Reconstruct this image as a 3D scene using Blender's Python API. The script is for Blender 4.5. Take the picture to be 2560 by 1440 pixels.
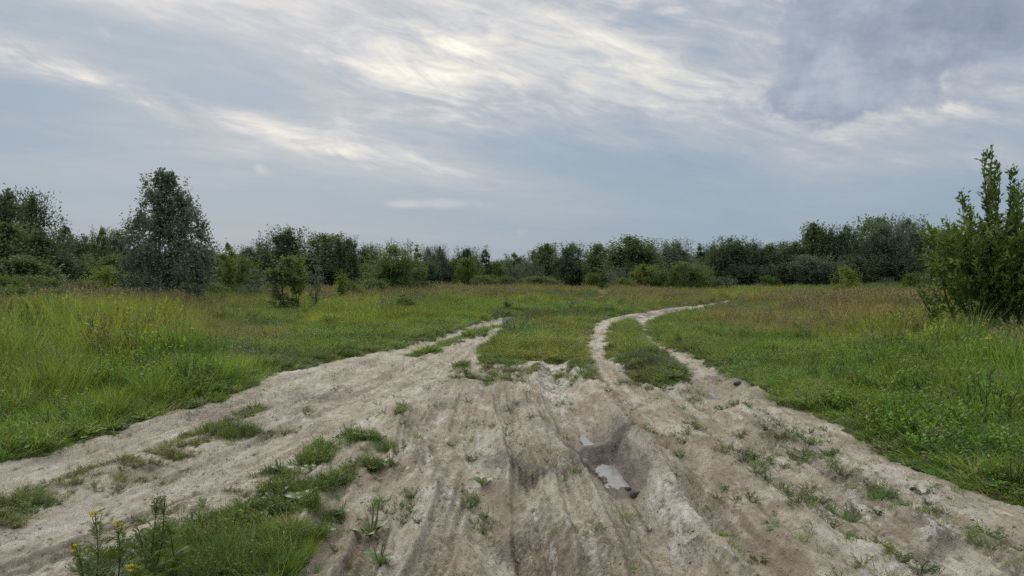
import bpy, math, random
import numpy as np
from mathutils import Vector, Euler

for o in list(bpy.data.objects):
    bpy.data.objects.remove(o)
scene = bpy.context.scene
COL = scene.collection
R = math.radians

# ------------------------------------------------------------------ camera
FPX = 1862.0                      # focal length in pixels of the 2560 wide frame
CAM_H = 1.6
PITCH = math.atan(40 / FPX)       # tilted down a little
cam_d = bpy.data.cameras.new('camera')
cam_d.sensor_width = 36
cam_d.lens = FPX / 2560 * 36
cam_d.clip_start = 0.05
cam_d.clip_end = 8000
cam = bpy.data.objects.new('camera', cam_d)
cam.location = (0, 0, CAM_H)
cam.rotation_euler = (math.pi / 2 - PITCH, 0, 0)
COL.objects.link(cam)
scene.camera = cam

# ------------------------------------------------------------------ render / exposure
scene.render.engine = 'CYCLES'
scene.cycles.use_denoising = False
scene.cycles.max_bounces = 6
scene.cycles.diffuse_bounces = 3
scene.cycles.glossy_bounces = 2
scene.cycles.transmission_bounces = 4
scene.cycles.transparent_max_bounces = 8
scene.cycles.sample_clamp_indirect = 4
scene.view_settings.view_transform = 'Standard'
scene.view_settings.look = 'None'
scene.view_settings.gamma = 1
scene.view_settings.use_curve_mapping = False
scene.view_settings.exposure = 0.12

# ------------------------------------------------------------------ sun (behind thin cloud, ahead and a little to one side)
SUN_AZ, SUN_EL = R(-20), R(30)
sd = bpy.data.lights.new('sun', 'SUN')
sd.energy = 1.5
sd.angle = R(26)
sd.color = (1.0, 0.95, 0.87)
sun = bpy.data.objects.new('sun', sd)
sv = Vector((math.sin(SUN_AZ) * math.cos(SUN_EL), math.cos(SUN_AZ) * math.cos(SUN_EL), math.sin(SUN_EL)))
sun.rotation_euler = sv.to_track_quat('Z', 'Y').to_euler()
COL.objects.link(sun)


# ------------------------------------------------------------------ node helper
class NT:
    def __init__(s, tree):
        s.t = tree
        s.n = tree.nodes
        s.n.clear()

    def node(s, kind, **kw):
        nd = s.n.new(kind)
        for k, v in kw.items():
            setattr(nd, k, v)
        return nd

    def put(s, sock, v):
        if v is None:
            return
        if hasattr(v, 'is_output'):
            s.t.links.new(v, sock)
        else:
            if sock.type == 'RGBA' and hasattr(v, '__len__') and len(v) == 3:
                v = (*v, 1)
            sock.default_value = v

    def m(s, op, a, b=None, c=None, clamp=False):
        nd = s.node('ShaderNodeMath', operation=op, use_clamp=clamp)
        for i, v in enumerate((a, b, c)):
            s.put(nd.inputs[i], v)
        return nd.outputs[0]

    def mix(s, f, a, b, blend='MIX'):
        nd = s.node('ShaderNodeMix', data_type='RGBA', blend_type=blend, clamp_factor=True)
        s.put(nd.inputs[0], f)
        s.put(nd.inputs[6], a)
        s.put(nd.inputs[7], b)
        return nd.outputs[2]

    def noise(s, vec, scale, detail=4, rough=0.55, dist=0.0, dims='3D'):
        nd = s.node('ShaderNodeTexNoise', noise_dimensions=dims)
        s.put(nd.inputs['Vector'], vec)
        nd.inputs['Scale'].default_value = scale
        nd.inputs['Detail'].default_value = detail
        nd.inputs['Roughness'].default_value = rough
        nd.inputs['Distortion'].default_value = dist
        return nd.outputs[0]

    def ramp(s, f, stops, interp='LINEAR'):
        nd = s.node('ShaderNodeValToRGB')
        cr = nd.color_ramp
        cr.interpolation = interp
        while len(cr.elements) > 1:
            cr.elements.remove(cr.elements[-1])
        cr.elements[0].position = stops[0][0]
        cr.elements[0].color = (*stops[0][1], 1)
        for p, c in stops[1:]:
            e = cr.elements.new(p)
            e.color = (*c, 1)
        s.put(nd.inputs[0], f)
        return nd.outputs[0]

    def rng(s, v, a, b, c=0.0, d=1.0, smooth=True):
        nd = s.node('ShaderNodeMapRange', interpolation_type='SMOOTHSTEP' if smooth else 'LINEAR')
        s.put(nd.inputs[0], v)
        for i, q in enumerate((a, b, c, d)):
            nd.inputs[i + 1].default_value = q
        return nd.outputs[0]

    def xyz(s, a, b, c=0.0):
        nd = s.node('ShaderNodeCombineXYZ')
        for i, v in enumerate((a, b, c)):
            s.put(nd.inputs[i], v)
        return nd.outputs[0]


def azel(u, v):
    """direction of a photo pixel as (azimuth, elevation) in radians"""
    a, b = (u - 1280) / FPX, (720 - v) / FPX
    y = math.cos(PITCH) + b * math.sin(PITCH)
    z = -math.sin(PITCH) + b * math.cos(PITCH)
    return math.atan2(a, y), math.atan2(z, math.hypot(a, y))


# ------------------------------------------------------------------ sky
world = bpy.data.worlds.new('World')
scene.world = world
world.use_nodes = True
W = NT(world.node_tree)
SKY_STRENGTH = 0.10
tc = W.node('ShaderNodeTexCoord').outputs['Generated']
sep = W.node('ShaderNodeSeparateXYZ')
W.put(sep.inputs[0], tc)
dx, dy, dz = sep.outputs
AZ = W.m('ARCTAN2', dx, dy)
EL = W.m('ARCSINE', dz)
# cloud layer coordinates: the direction carried up to a flat layer, turned along the wind
up = W.m('ADD', W.m('MAXIMUM', dz, 0.0), 0.10)
plx, ply = W.m('DIVIDE', dx, up), W.m('DIVIDE', dy, up)
th = R(50)
along = W.m('ADD', W.m('MULTIPLY', plx, math.sin(th)), W.m('MULTIPLY', ply, math.cos(th)))
across = W.m('SUBTRACT', W.m('MULTIPLY', plx, math.cos(th)), W.m('MULTIPLY', ply, math.sin(th)))
pv = W.xyz(W.m('MULTIPLY', along, 0.42), across, 3.7)
streak = W.noise(pv, 1.15, 7, 0.57, 0.35)
streak2 = W.noise(W.xyz(W.m('MULTIPLY', along, 0.42), across, 9.1), 3.6, 8, 0.64, 0.8)
puff = W.noise(W.xyz(W.m('MULTIPLY', plx, 0.7), ply, 1.3), 1.7, 8, 0.62, 0.5)
dirn = W.noise(tc, 12.0, 8, 0.62, 0.15)
dirn2 = W.noise(tc, 26.0, 5, 0.6, 0.2)
ca_, sa_ = math.cos(R(13)), math.sin(R(13))
mot = W.noise(W.xyz(W.m('SUBTRACT', W.m('MULTIPLY', AZ, ca_), W.m('MULTIPLY', EL, -sa_)), W.m('MULTIPLY', W.m('ADD', W.m('MULTIPLY', AZ, sa_), W.m('MULTIPLY', EL, ca_)), 3.2), 5.5), 11.0, 7, 0.62, 0.6)


def gauss(u, v, ru, rv, ang=0.0, warp=0.0, wn=None):
    """soft patch in the sky centred where pixel (u, v) looks, radii in pixels"""
    a0, e0 = azel(u, v)
    A = W.m('SUBTRACT', AZ, a0)
    E = W.m('SUBTRACT', EL, e0)
    if wn is not None:
        wv = W.m('MULTIPLY', W.m('SUBTRACT', wn, 0.5), warp)
        E = W.m('ADD', E, wv)
        A = W.m('ADD', A, wv)
    ca, sa = math.cos(R(ang)), math.sin(R(ang))
    p = W.m('DIVIDE', W.m('SUBTRACT', W.m('MULTIPLY', A, ca), W.m('MULTIPLY', E, sa)), ru / FPX)
    q = W.m('DIVIDE', W.m('ADD', W.m('MULTIPLY', A, sa), W.m('MULTIPLY', E, ca)), rv / FPX)
    r2 = W.m('ADD', W.m('MULTIPLY', p, p), W.m('MULTIPLY', q, q))
    return W.m('EXPONENT', W.m('MULTIPLY', r2, -1.0))


def total(lst):
    acc = None
    for w_, g in lst:
        t = W.m('MULTIPLY', g, w_)
        acc = t if acc is None else W.m('ADD', acc, t)
    return acc


glow = total([
    (0.28, gauss(1060, 190, 300, 140, 18)),
    (0.14, gauss(1120, 160, 120, 70, 0)),
    (0.22, gauss(560, 285, 560, 52, 14)),
    (0.24, gauss(170, 180, 190, 30, 12)),
    (0.30, gauss(760, 355, 360, 28, 10)),
    (0.18, gauss(1600, 130, 600, 150, 18)),
    (0.32, gauss(2430, 225, 190, 75, -8)),
    (0.20, gauss(2350, 400, 260, 28, 4)),
    (0.16, gauss(1780, 10, 300, 50, 5)),
    (0.10, gauss(1500, 300, 500, 60, 6)),
    (-0.16, gauss(280, 130, 330, 75, 16)),
    (-0.10, gauss(60, 330, 330, 60, 10)),
    (-0.06, gauss(1000, 20, 300, 40, 14)),
])
t = W.m('ADD', W.m('MULTIPLY', W.m('SUBTRACT', streak, 0.5), 1.40), 0.22)
t = W.m('ADD', t, W.m('MULTIPLY', W.m('SUBTRACT', streak2, 0.5), 0.50))
t = W.m('ADD', t, W.m('MULTIPLY', W.m('SUBTRACT', puff, 0.5), 0.60))
gm = W.m('ADD', W.m('MULTIPLY', W.m('MAXIMUM', glow, 0.0), 2.4), 0.35)
t = W.m('ADD', t, W.m('MULTIPLY', W.m('MULTIPLY', W.m('SUBTRACT', mot, 0.5), gm), 1.15))
lowfade = W.rng(EL, R(3.5), R(13))              # few and thin streaks near the horizon
t = W.m('ADD', W.m('MULTIPLY', t, W.m('ADD', W.m('MULTIPLY', lowfade, 0.75), 0.25)), glow)
cl = W.ramp(t, [(0.0, (0.265, 0.35, 0.445)), (0.18, (0.315, 0.385, 0.465)), (0.36, (0.40, 0.44, 0.50)),
                (0.52, (0.55, 0.56, 0.58)), (0.70, (0.74, 0.72, 0.66)), (0.95, (1.0, 0.95, 0.81))])
# heavier violet cloud low over the scene
dn = W.m('ADD', W.m('MULTIPLY', W.m('SUBTRACT', dirn, 0.5), 2.6), W.m('MULTIPLY', W.m('SUBTRACT', dirn2, 0.5), 0.9))
dark = total([(1.0, gauss(2130, 95, 215, 150, 0)), (1.0, gauss(2190, 190, 170, 100, -20)),
              (0.9, gauss(2010, 250, 90, 35, 0)), (1.0, gauss(2420, 40, 260, 75, 4)),
              (0.35, gauss(2560, 185, 40, 90, 0)), (0.45, gauss(2310, 250, 34, 20, 30))])
dark = W.rng(W.m('ADD', dark, W.m('MULTIPLY', dn, 1.15)), 0.42, 0.98)
dcol = W.ramp(W.m('ADD', W.m('MULTIPLY', dirn, 0.6), W.m('MULTIPLY', puff, 0.4)), [(0.40, (0.21, 0.255, 0.345)), (0.5, (0.28, 0.325, 0.41)), (0.62, (0.42, 0.46, 0.53))])
cl = W.mix(W.m('MULTIPLY', dark, 0.9), cl, dcol)
# small pale low clouds
small = total([(0.85, gauss(1120, 508, 130, 20, 2)), (0.5, gauss(1010, 512, 70, 10, 0)), (0.9, gauss(650, 424, 30, 17, 25)),
               (0.6, gauss(560, 466, 60, 14, 2)), (0.5, gauss(845, 470, 70, 10, 0)), (0.55, gauss(830, 412, 70, 16, -12))])
small = W.rng(W.m('ADD', small, W.m('MULTIPLY', dn, 0.5)), 0.30, 1.1)
cl = W.mix(W.m('MULTIPLY', small, 0.7), cl, (0.50, 0.52, 0.56))
# towards the zenith and behind the viewer the same cloud sheet lies thinner and brighter
zen = W.rng(EL, R(24), R(55))
cl = W.mix(W.m('MULTIPLY', zen, 0.8), cl, (1.30, 1.31, 1.34))
sky = W.node('ShaderNodeTexSky', sky_type='NISHITA')
sky.sun_disc = False
sky.sun_elevation = SUN_EL
sky.sun_rotation = SUN_AZ
sky.air_density = 1.2
sky.dust_density = 2.0
scl = W.node('ShaderNodeVectorMath', operation='SCALE')
W.put(scl.inputs[0], cl)
scl.inputs[3].default_value = 1 / SKY_STRENGTH
fin = W.mix(0.94, sky.outputs[0], scl.outputs[0])
# below the horizon: dull earth colour, as seen nowhere
bg = W.node('ShaderNodeBackground')
W.put(bg.inputs[0], fin)
bg.inputs[1].default_value = SKY_STRENGTH
wo = W.node('ShaderNodeOutputWorld')
W.put(wo.inputs[0], bg.outputs[0])


# ------------------------------------------------------------------ numbers
def perlin(x, y, seed=0):
    x = np.asarray(x, float); y = np.asarray(y, float)
    xi = np.floor(x).astype(np.int64); yi = np.floor(y).astype(np.int64)
    xf = x - xi; yf = y - yi

    def g(ix, iy, fx, fy):
        h = (ix * 374761393 + iy * 668265263 + seed * 974634777) & 0xffffffff
        h = ((h ^ (h >> 13)) * 1274126177) & 0xffffffff
        h = h ^ (h >> 16)
        a = (h & 0xffff) / 65536.0 * 2 * np.pi
        return np.cos(a) * fx + np.sin(a) * fy
    u = xf * xf * xf * (xf * (xf * 6 - 15) + 10)
    v = yf * yf * yf * (yf * (yf * 6 - 15) + 10)
    n00 = g(xi, yi, xf, yf); n10 = g(xi + 1, yi, xf - 1, yf)
    n01 = g(xi, yi + 1, xf, yf - 1); n11 = g(xi + 1, yi + 1, xf - 1, yf - 1)
    return ((n00 * (1 - u) + n10 * u) * (1 - v) + (n01 * (1 - u) + n11 * u) * v) * 1.4


def fbm(x, y, octv=4, seed=0, gain=0.5):
    s = 0; a = 1.0
    for i in range(octv):
        s = s + a * perlin(x * 2 ** i, y * 2 ** i, seed + i * 17)
        a *= gain
    return s


def ss(x, a, b):
    t = np.clip((x - a) / (b - a), 0, 1)
    return t * t * (3 - 2 * t)


def gp(u, v):
    """photo pixel -> point on the level ground"""
    a, b = (u - 1280) / FPX, (720 - v) / FPX
    y = math.cos(PITCH) + b * math.sin(PITCH)
    z = -math.sin(PITCH) + b * math.cos(PITCH)
    k = CAM_H / max(-z, 1e-4)
    return a * k, y * k


def pix(x, y, z=0.0):
    """world -> photo pixel (only used to look up the surveyed zones below)"""
    zz = z - CAM_H
    f = y * math.cos(PITCH) - zz * math.sin(PITCH)
    b = y * math.sin(PITCH) + zz * math.cos(PITCH)
    f = np.maximum(f, 0.05)
    return 1280 + FPX * x / f, 720 - FPX * b / f


def poly(pts):
    return np.array([gp(*p) for p in pts])


def sdf(x, y, P):
    """signed distance, positive inside"""
    d = np.full(x.shape, 1e9); ins = np.zeros(x.shape, bool)
    n = len(P)
    for i in range(n):
        ax, ay = P[i]; bx, by = P[(i + 1) % n]
        ex, ey = bx - ax, by - ay
        wx, wy = x - ax, y - ay
        t = np.clip((wx * ex + wy * ey) / (ex * ex + ey * ey + 1e-12), 0, 1)
        d = np.minimum(d, (wx - ex * t) ** 2 + (wy - ey * t) ** 2)
        c = (ay <= y) != (by <= y)
        if abs(ey) > 1e-12:
            ins ^= c & (x < ax + (y - ay) / ey * ex)
    d = np.sqrt(d)
    return np.where(ins, d, -d)


def along_line(x, y, P, vals):
    """distance to a polyline (signed: + on its right side) and values interpolated along it"""
    best = np.full(x.shape, 1e9); sgn = np.ones(x.shape)
    out = [np.zeros(x.shape) for _ in vals[0]]
    for i in range(len(P) - 1):
        ax, ay = P[i]; bx, by = P[i + 1]
        ex, ey = bx - ax, by - ay
        wx, wy = x - ax, y - ay
        t = np.clip((wx * ex + wy * ey) / (ex * ex + ey * ey + 1e-12), 0, 1)
        d = (wx - ex * t) ** 2 + (wy - ey * t) ** 2
        m = d < best
        best = np.where(m, d, best)
        sgn = np.where(m, np.sign(wx * ey - wy * ex), sgn)
        for k in range(len(out)):
            out[k] = np.where(m, vals[i][k] * (1 - t) + vals[i + 1][k] * t, out[k])
    return np.sqrt(best), sgn, out


# ------------------------------------------------------------------ survey of the place (outlines of bare clay and of grass)
MAIN = poly([(-900, 1330), (-400, 1230), (0, 1160), (130, 1138), (250, 1098), (390, 1050), (560, 1005), (640, 968), (680, 940), (770, 925),
             (850, 902), (920, 890), (1010, 868), (1110, 838), (1180, 815), (1250, 797), (1330, 784), (1345, 789), (1270, 803), (1235, 845),
             (1203, 868), (1196, 890), (1250, 915), (1340, 905), (1420, 905), (1470, 905), (1472, 850), (1482, 820), (1510, 800), (1560, 788),
             (1640, 776), (1735, 765), (1830, 752), (1745, 772), (1660, 790), (1620, 803), (1606, 822), (1632, 850), (1690, 875), (1760, 905),
             (1810, 940), (1885, 968), (1925, 1005), (2080, 1062), (2200, 1137), (2330, 1200), (2450, 1250), (2560, 1285), (2900, 1420),
             (3600, 2300), (3000, 6000), (-2500, 6000), (-3000, 1800)])
STRIPS = [  # grass inside the clay: (outline, how full)
    (poly([(1010, 893), (1075, 862), (1150, 838), (1215, 820), (1262, 806), (1250, 822), (1205, 838), (1150, 852), (1085, 884)]), 1.0),
    (poly([(1512, 832), (1530, 812), (1590, 800), (1600, 820), (1622, 856), (1672, 886), (1712, 915), (1722, 948), (1690, 962), (1610, 945), (1560, 938), (1532, 905), (1514, 868)]), 1.0),
    (poly([(1196, 880), (1250, 900), (1350, 890), (1400, 905), (1470, 880), (1472, 930), (1440, 925), (1415, 892), (1370, 884), (1330, 897), (1290, 912), (1240, 908)]), 0.9),
]
FAR_TRACKS = [  # thin far wheel tracks: polyline, width m
    (poly([(1330, 786), (1400, 774), (1445, 763), (1492, 750), (1512, 738), (1500, 728)]), 0.30),
    (poly([(1500, 728), (1465, 712), (1475, 706), (1500, 703)]), 0.5),
    (poly([(1640, 778), (1740, 768), (1830, 754)]), 0.35),
    (poly([(1560, 800), (1470, 796), (1445, 793)]), 0.25),
    (poly([(1960, 748), (1880, 748), (1830, 752)]), 0.25),
]
# sparse grass and weed patches on the clay: u, v, ru, rv, density, brownness
PATCH = [(640, 1020, 50, 12, .9, .4), (590, 1040, 50, 12, .8, .3), (540, 1085, 110, 20, 1, .15), (640, 1078, 60, 13, .9, .25), (480, 1105, 60, 16, .9, .3),
         (430, 1140, 100, 15, .6, .7), (340, 1165, 110, 15, .55, .8), (300, 1190, 90, 14, .5, .7), (230, 1160, 45, 10, .6, .3), (180, 1215, 120, 22, .5, .5), (60, 1260, 90, 25, .8, .3),
         (20, 1300, 70, 20, .6, .4), (370, 1170, 60, 10, .4, .7), (770, 1030, 20, 8, .6, .3), (700, 1075, 40, 7, .3, .4),
         (795, 1145, 40, 32, 1.1, 0), (840, 1210, 38, 40, 1.1, 0), (690, 1195, 60, 20, .8, .1), (740, 1235, 90, 32, 1.1, 0), (770, 1285, 90, 22, .9, 0), (660, 1290, 90, 30, 1.1, 0),
         (560, 1330, 150, 45, 1.1, 0), (640, 1380, 110, 60, 1.3, 0), (480, 1370, 120, 50, 1.0, .1), (330, 1400, 120, 50, .5, .2), (700, 1420, 50, 40, 1.1, 0), (510, 1440, 170, 60, 1.0, 0),
         (390, 1300, 60, 20, .4, .4), (600, 1240, 70, 14, .4, .5),
         (900, 1105, 55, 14, .9, 0), (965, 1122, 35, 8, .8, 0), (870, 1098, 20, 8, .8, 0), (900, 1140, 25, 9, .7, .1), (930, 1165, 35, 13, .8, .1), (975, 1160, 15, 10, .6, 0),
         (1000, 1050, 14, 14, .8, .1), (950, 1242, 22, 22, .6, .1), (1025, 1245, 30, 10, .6, .1), (1010, 1280, 60, 25, .18, .1), (960, 1300, 60, 35, .3, .1), (800, 1400, 30, 40, .25, .1),
         (1170, 935, 35, 10, .7, .1), (1155, 915, 22, 12, .8, .1), (1195, 960, 90, 10, .8, .1), (1250, 948, 60, 9, .7, .1), (1240, 905, 40, 18, 1.0, 0), (1290, 952, 40, 7, .6, .1),
         (1180, 1240, 25, 14, .7, 0), (1205, 1290, 28, 18, .5, 0), (1180, 1140, 30, 18, .2, .2), (1480, 955, 30, 9, .7, 0), (1455, 925, 40, 22, .8, 0), (1690, 945, 35, 14, 1.0, .1),
         (1830, 1028, 32, 13, .6, .1), (1740, 985, 28, 7, .6, .1), (1745, 1072, 18, 10, .6, 0), (1640, 1000, 40, 12, .3, .1), (1700, 1020, 40, 14, .15, .2), (2085, 1065, 25, 7, .6, 0),
         (1880, 1160, 60, 35, .42, .0), (2000, 1120, 110, 40, .4, .0), (2090, 1260, 90, 35, .4, .0), (2200, 1240, 60, 40, .35, 0), (1990, 1270, 90, 25, .36, 0), (2250, 1400, 80, 40, .3, 0), (2480, 1360, 70, 40, .3, 0), (1760, 1050, 120, 25, .22, .1), (2330, 1290, 90, 30, .22, 0), (1230, 930, 100, 14, .5, .1), (1420, 930, 60, 20, .6, .1), (1620, 955, 90, 12, .5, .1), (1330, 880, 40, 15, .7, .2), (1330, 925, 110, 12, .6, .2), (1610, 965, 80, 10, .6, .2)]
PATCH_W = []
for (u, v, ru, rv, dn_, br) in PATCH:
    cx, cy = gp(u, v)
    x2, _ = gp(u + ru, v)
    _, ya = gp(u, v - rv); _, yb = gp(u, v + rv)
    PATCH_W.append((cx, cy, x2 - cx, (ya - yb) / 2, dn_, br))
# ruts: points (u, v, depth m, half width m, bank m)
RUTS = [
    [(1385, 905, .05, .22, .00), (1395, 950, .12, .26, .03), (1420, 1010, .13, .28, .05), (1455, 1070, .15, .28, .06), (1490, 1120, .12, .24, .05), (1530, 1150, .12, .24, .05), (1550, 1185, .10, .22, .04),
     (1575, 1230, .09, .17, .04), (1625, 1310, .10, .16, .04), (1690, 1400, .09, .16, .03), (1780, 1600, .08, .16, .02)],
    [(1060, 985, .03, .3, .0), (1090, 1040, .05, .25, .02), (1130, 1110, .05, .22, .02), (1180, 1200, .05, .18, .03), (1225, 1280, .06, .19, .03), (1290, 1350, .08, .20, .04), (1330, 1440, .08, .20, .03), (1400, 1650, .05, .2, .0)],
    [(1500, 880, .04, .25, .03), (1520, 930, .04, .3, .02), (1560, 990, .02, .3, .01), (1640, 1080, .04, .20, .03), (1730, 1180, .05, .16, .03), (1850, 1320, .06, .15, .03), (1960, 1440, .06, .15, .03)],
    [(1610, 830, .03, .25, .02), (1660, 876, .04, .3, .03), (1740, 920, .05, .35, .03), (1770, 970, .10, .3, .04), (1800, 1020, .05, .3, .02)],
    [(1600, 925, .08, .28, .03), (1645, 965, .10, .28, .04), (1720, 1010, .06, .22, .04), (1800, 1060, .06, .2, .03), (1880, 1108, .09, .22, .03), (1960, 1155, .07, .18, .03), (2060, 1220, .07, .18, .03),
     (2170, 1305, .06, .2, .02), (2330, 1385, .07, .22, .03), (2480, 1490, .05, .2, .02)],
    [(-300, 1290, .04, .4, .01), (0, 1215, .05, .35, .02), (400, 1095, .04, .35, .02), (700, 1000, .06, .4, .01), (800, 985, .08, .4, .0), (960, 915, .05, .4, .02), (1150, 833, .05, .4, .03), (1270, 800, .05, .35, .03), (1330, 787, .04, .3, .0)],
    [(-100, 1460, .04, .4, .02), (200, 1290, .05, .4, .02), (560, 1150, .05, .4, .02), (800, 1060, .04, .4, .02), (1020, 945, .04, .4, .02), (1150, 890, .04, .4, .03), (1230, 835, .05, .35, .03)],
]
RUTS_W = [(poly([(p[0], p[1]) for p in r]), [p[2:] for p in r]) for r in RUTS]
BUMPS = [(1500, 985, .8, .9, .05), (960, 990, 1.6, 1.4, .05), (700, 960, 1.2, 1.5, .03), (1620, 1120, .5, .6, .04), (1240, 960, .9, 1.2, .04), (2000, 1050, 1.0, 1.4, .04),
         (790, 990, .38, .42, -.035), (1290, 1150, .3, .4, -.025), (1290, 1020, .35, .5, -.02), (1522, 1132, .15, .26, -.06), (1474, 1068, .11, .24, -.035), (1498, 1096, .2, .09, .035), (1556, 1182, .2, .12, .02), (1765, 955, .22, .35, -.03), (1600, 915, .2, .5, -.02), (1765, 972, .25, .4, -.02), (1600, 925, .2, .6, -.02)]
BUMPS_W = [(*gp(b[0], b[1]), *b[2:]) for b in BUMPS]
# damp dark mud: u v ru rv amount
DAMP = [(1505, 1130, 85, 52, 1.35), (1470, 1150, 40, 36, 1.1), (1470, 1080, 34, 30, 1.15), (1560, 1150, 40, 20, 1.1), (800, 990, 62, 15, 1), (1290, 1150, 72, 26, .95), (1330, 1180, 60, 22, .6), (1240, 1135, 50, 14, .5), (1290, 1022, 62, 16, .75), (1510, 1150, 95, 55, .95), (1600, 1125, 50, 22, .6), (1450, 1090, 45, 35, .9),
        (1530, 1080, 45, 16, .6), (1440, 1120, 45, 40, .6), (1300, 1340, 55, 40, .85), (1265, 1300, 45, 30, .4), (1330, 1410, 50, 40, .7), (1600, 925, 36, 16, .8), (1765, 968, 60, 15, .6), (1850, 965, 50, 12, .8), (1790, 945, 30, 14, .5),
        (1640, 965, 40, 14, .4), (1110, 1010, 40, 22, .5), (1085, 1035, 30, 22, .5), (1100, 975, 45, 12, .35), (2330, 1370, 75, 28, .45), (2200, 1310, 50, 18, .35), (1580, 1240, 30, 35, .5), (1640, 1320, 35, 45, .35), (1640, 1000, 60, 14, .3), (1890, 1105, 35, 14, .4), (2060, 1225, 60, 18, .4),
        (1400, 1290, 200, 60, .12), (1720, 1380, 150, 60, .15), (60, 1240, 150, 30, .3), (240, 1190, 120, 20, .3), (1570, 1030, 40, 20, .3), (1450, 1010, 40, 26, .3), (1620, 785, 40, 8, .8), (1680, 775, 40, 6, .7), (1570, 793, 40, 5, .8), (1080, 925, 120, 10, .2), (850, 1400, 60, 30, .5)]
# pale dry crust
PALE = [(1390, 950, 30, 60, 1), (1410, 1010, 22, 30, .7), (1350, 900, 55, 16, .9), (1960, 1120, 140, 60, .35), (1900, 1060, 100, 30, .35), (2100, 1260, 160, 60, .4), (2330, 1380, 160, 40, .35), (2330, 1345, 60, 18, .7),
        (1900, 1120, 40, 16, .6), (1650, 1240, 70, 50, .6), (1690, 1330, 60, 60, .4), (1780, 1390, 80, 40, .4), (1100, 1150, 90, 60, .35), (1080, 1250, 90, 80, .3), (1180, 1390, 160, 60, .3), (1470, 1340, 60, 50, .3),
        (1590, 915, 40, 8, .7), (740, 1050, 50, 10, .5), (720, 930, 50, 7, .5), (1060, 1100, 30, 60, .3), (1250, 910, 80, 8, .5), (1750, 1090, 60, 30, .3), (1500, 860, 25, 60, .3), (1660, 870, 60, 20, .3),
        (780, 1300, 60, 60, .35), (2300, 1300, 120, 40, .2), (1100, 1040, 20, 8, .8)]
PALE_LINES = [poly([(1165, 1250), (1195, 1275), (1230, 1320), (1262, 1370), (1290, 1430)]), poly([(1330, 1270), (1365, 1335), (1385, 1390), (1388, 1450)]), poly([(1010, 1130), (1080, 1040), (1120, 1035)])]


def blobs(x, y, lst, seed, warp=0.35):
    u, v = pix(x, y)
    nx = fbm(x * 2.2, y * 1.6, 4, seed) * warp
    s = np.zeros(x.shape)
    for (bu, bv, ru, rv, a) in lst:
        d = ((u - bu) / ru) ** 2 + ((v - bv) / rv) ** 2
        m = d < 9
        s[m] = np.maximum(s[m], a * np.exp(-d[m] * 0.8))
    return np.clip(s * (1 + nx * 1.6) + nx * (s > 0.03) * 0.5, 0, 1.2)


def clay_sd(x, y):
    """positive on bare clay, negative on grass (metres to the edge), and how full the island grass is"""
    wob = 0.10 * fbm(x * 1.3, y * 1.3, 3, 5) + 0.05 * fbm(x * 6, y * 6, 2, 8)
    far = np.clip(y / 25, 0, 1)
    s = sdf(x, y, MAIN)
    for P, w_ in FAR_TRACKS:
        d, _, _ = along_line(x, y, P, [(0,)] * len(P))
        s = np.maximum(s, w_ - d + .28 * fbm(x * .9, y * .5, 2, 12) - .12)
    for P, full in STRIPS:
        s = np.minimum(s, -sdf(x, y, P) + .16 * fbm(x * 2.4, y * 1.6, 3, 15) * (full < 2))
    return s + wob * (1 + 0.6 * far)


def patch_density(x, y):
    dn_ = np.zeros(x.shape); br = np.zeros(x.shape)
    n = fbm(x * 3.1, y * 3.1, 3, 21)
    for (cx, cy, rx, ry, d_, b_) in PATCH_W:
        q = ((x - cx) / rx) ** 2 + ((y - cy) / ry) ** 2
        w_ = d_ * np.exp(-q ** 1.4)
        br = np.where(w_ > dn_, b_, br)
        dn_ = np.maximum(dn_, w_)
    return np.clip(dn_ * (1.0 + 1.1 * n), 0, 1.3), br


def tyre(a, q, offs, sd_):
    """prints of wheels: sunk bands with ribs, lugs and squeezed-up lips"""
    h = np.zeros(a.shape)
    for k, o in enumerate(offs):
        c = a - o - .10 * perlin(q * .35, q * 0 + k * 3.3, sd_)
        on = ss(perlin(q * .45, q * 0 + k * 7.7, sd_ + 1), -.35, .15)
        band = 1 - ss(np.abs(c), .085, .115)
        h += on * (band * 2.2 * (-.014 + .0045 * np.cos(c * 6.283 / .052) + .0045 * np.sin(q * 6.283 / .085 + np.abs(c) * 38)) + .024 * np.exp(-((np.abs(c) - .125) / .022) ** 2))
    return h


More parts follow.
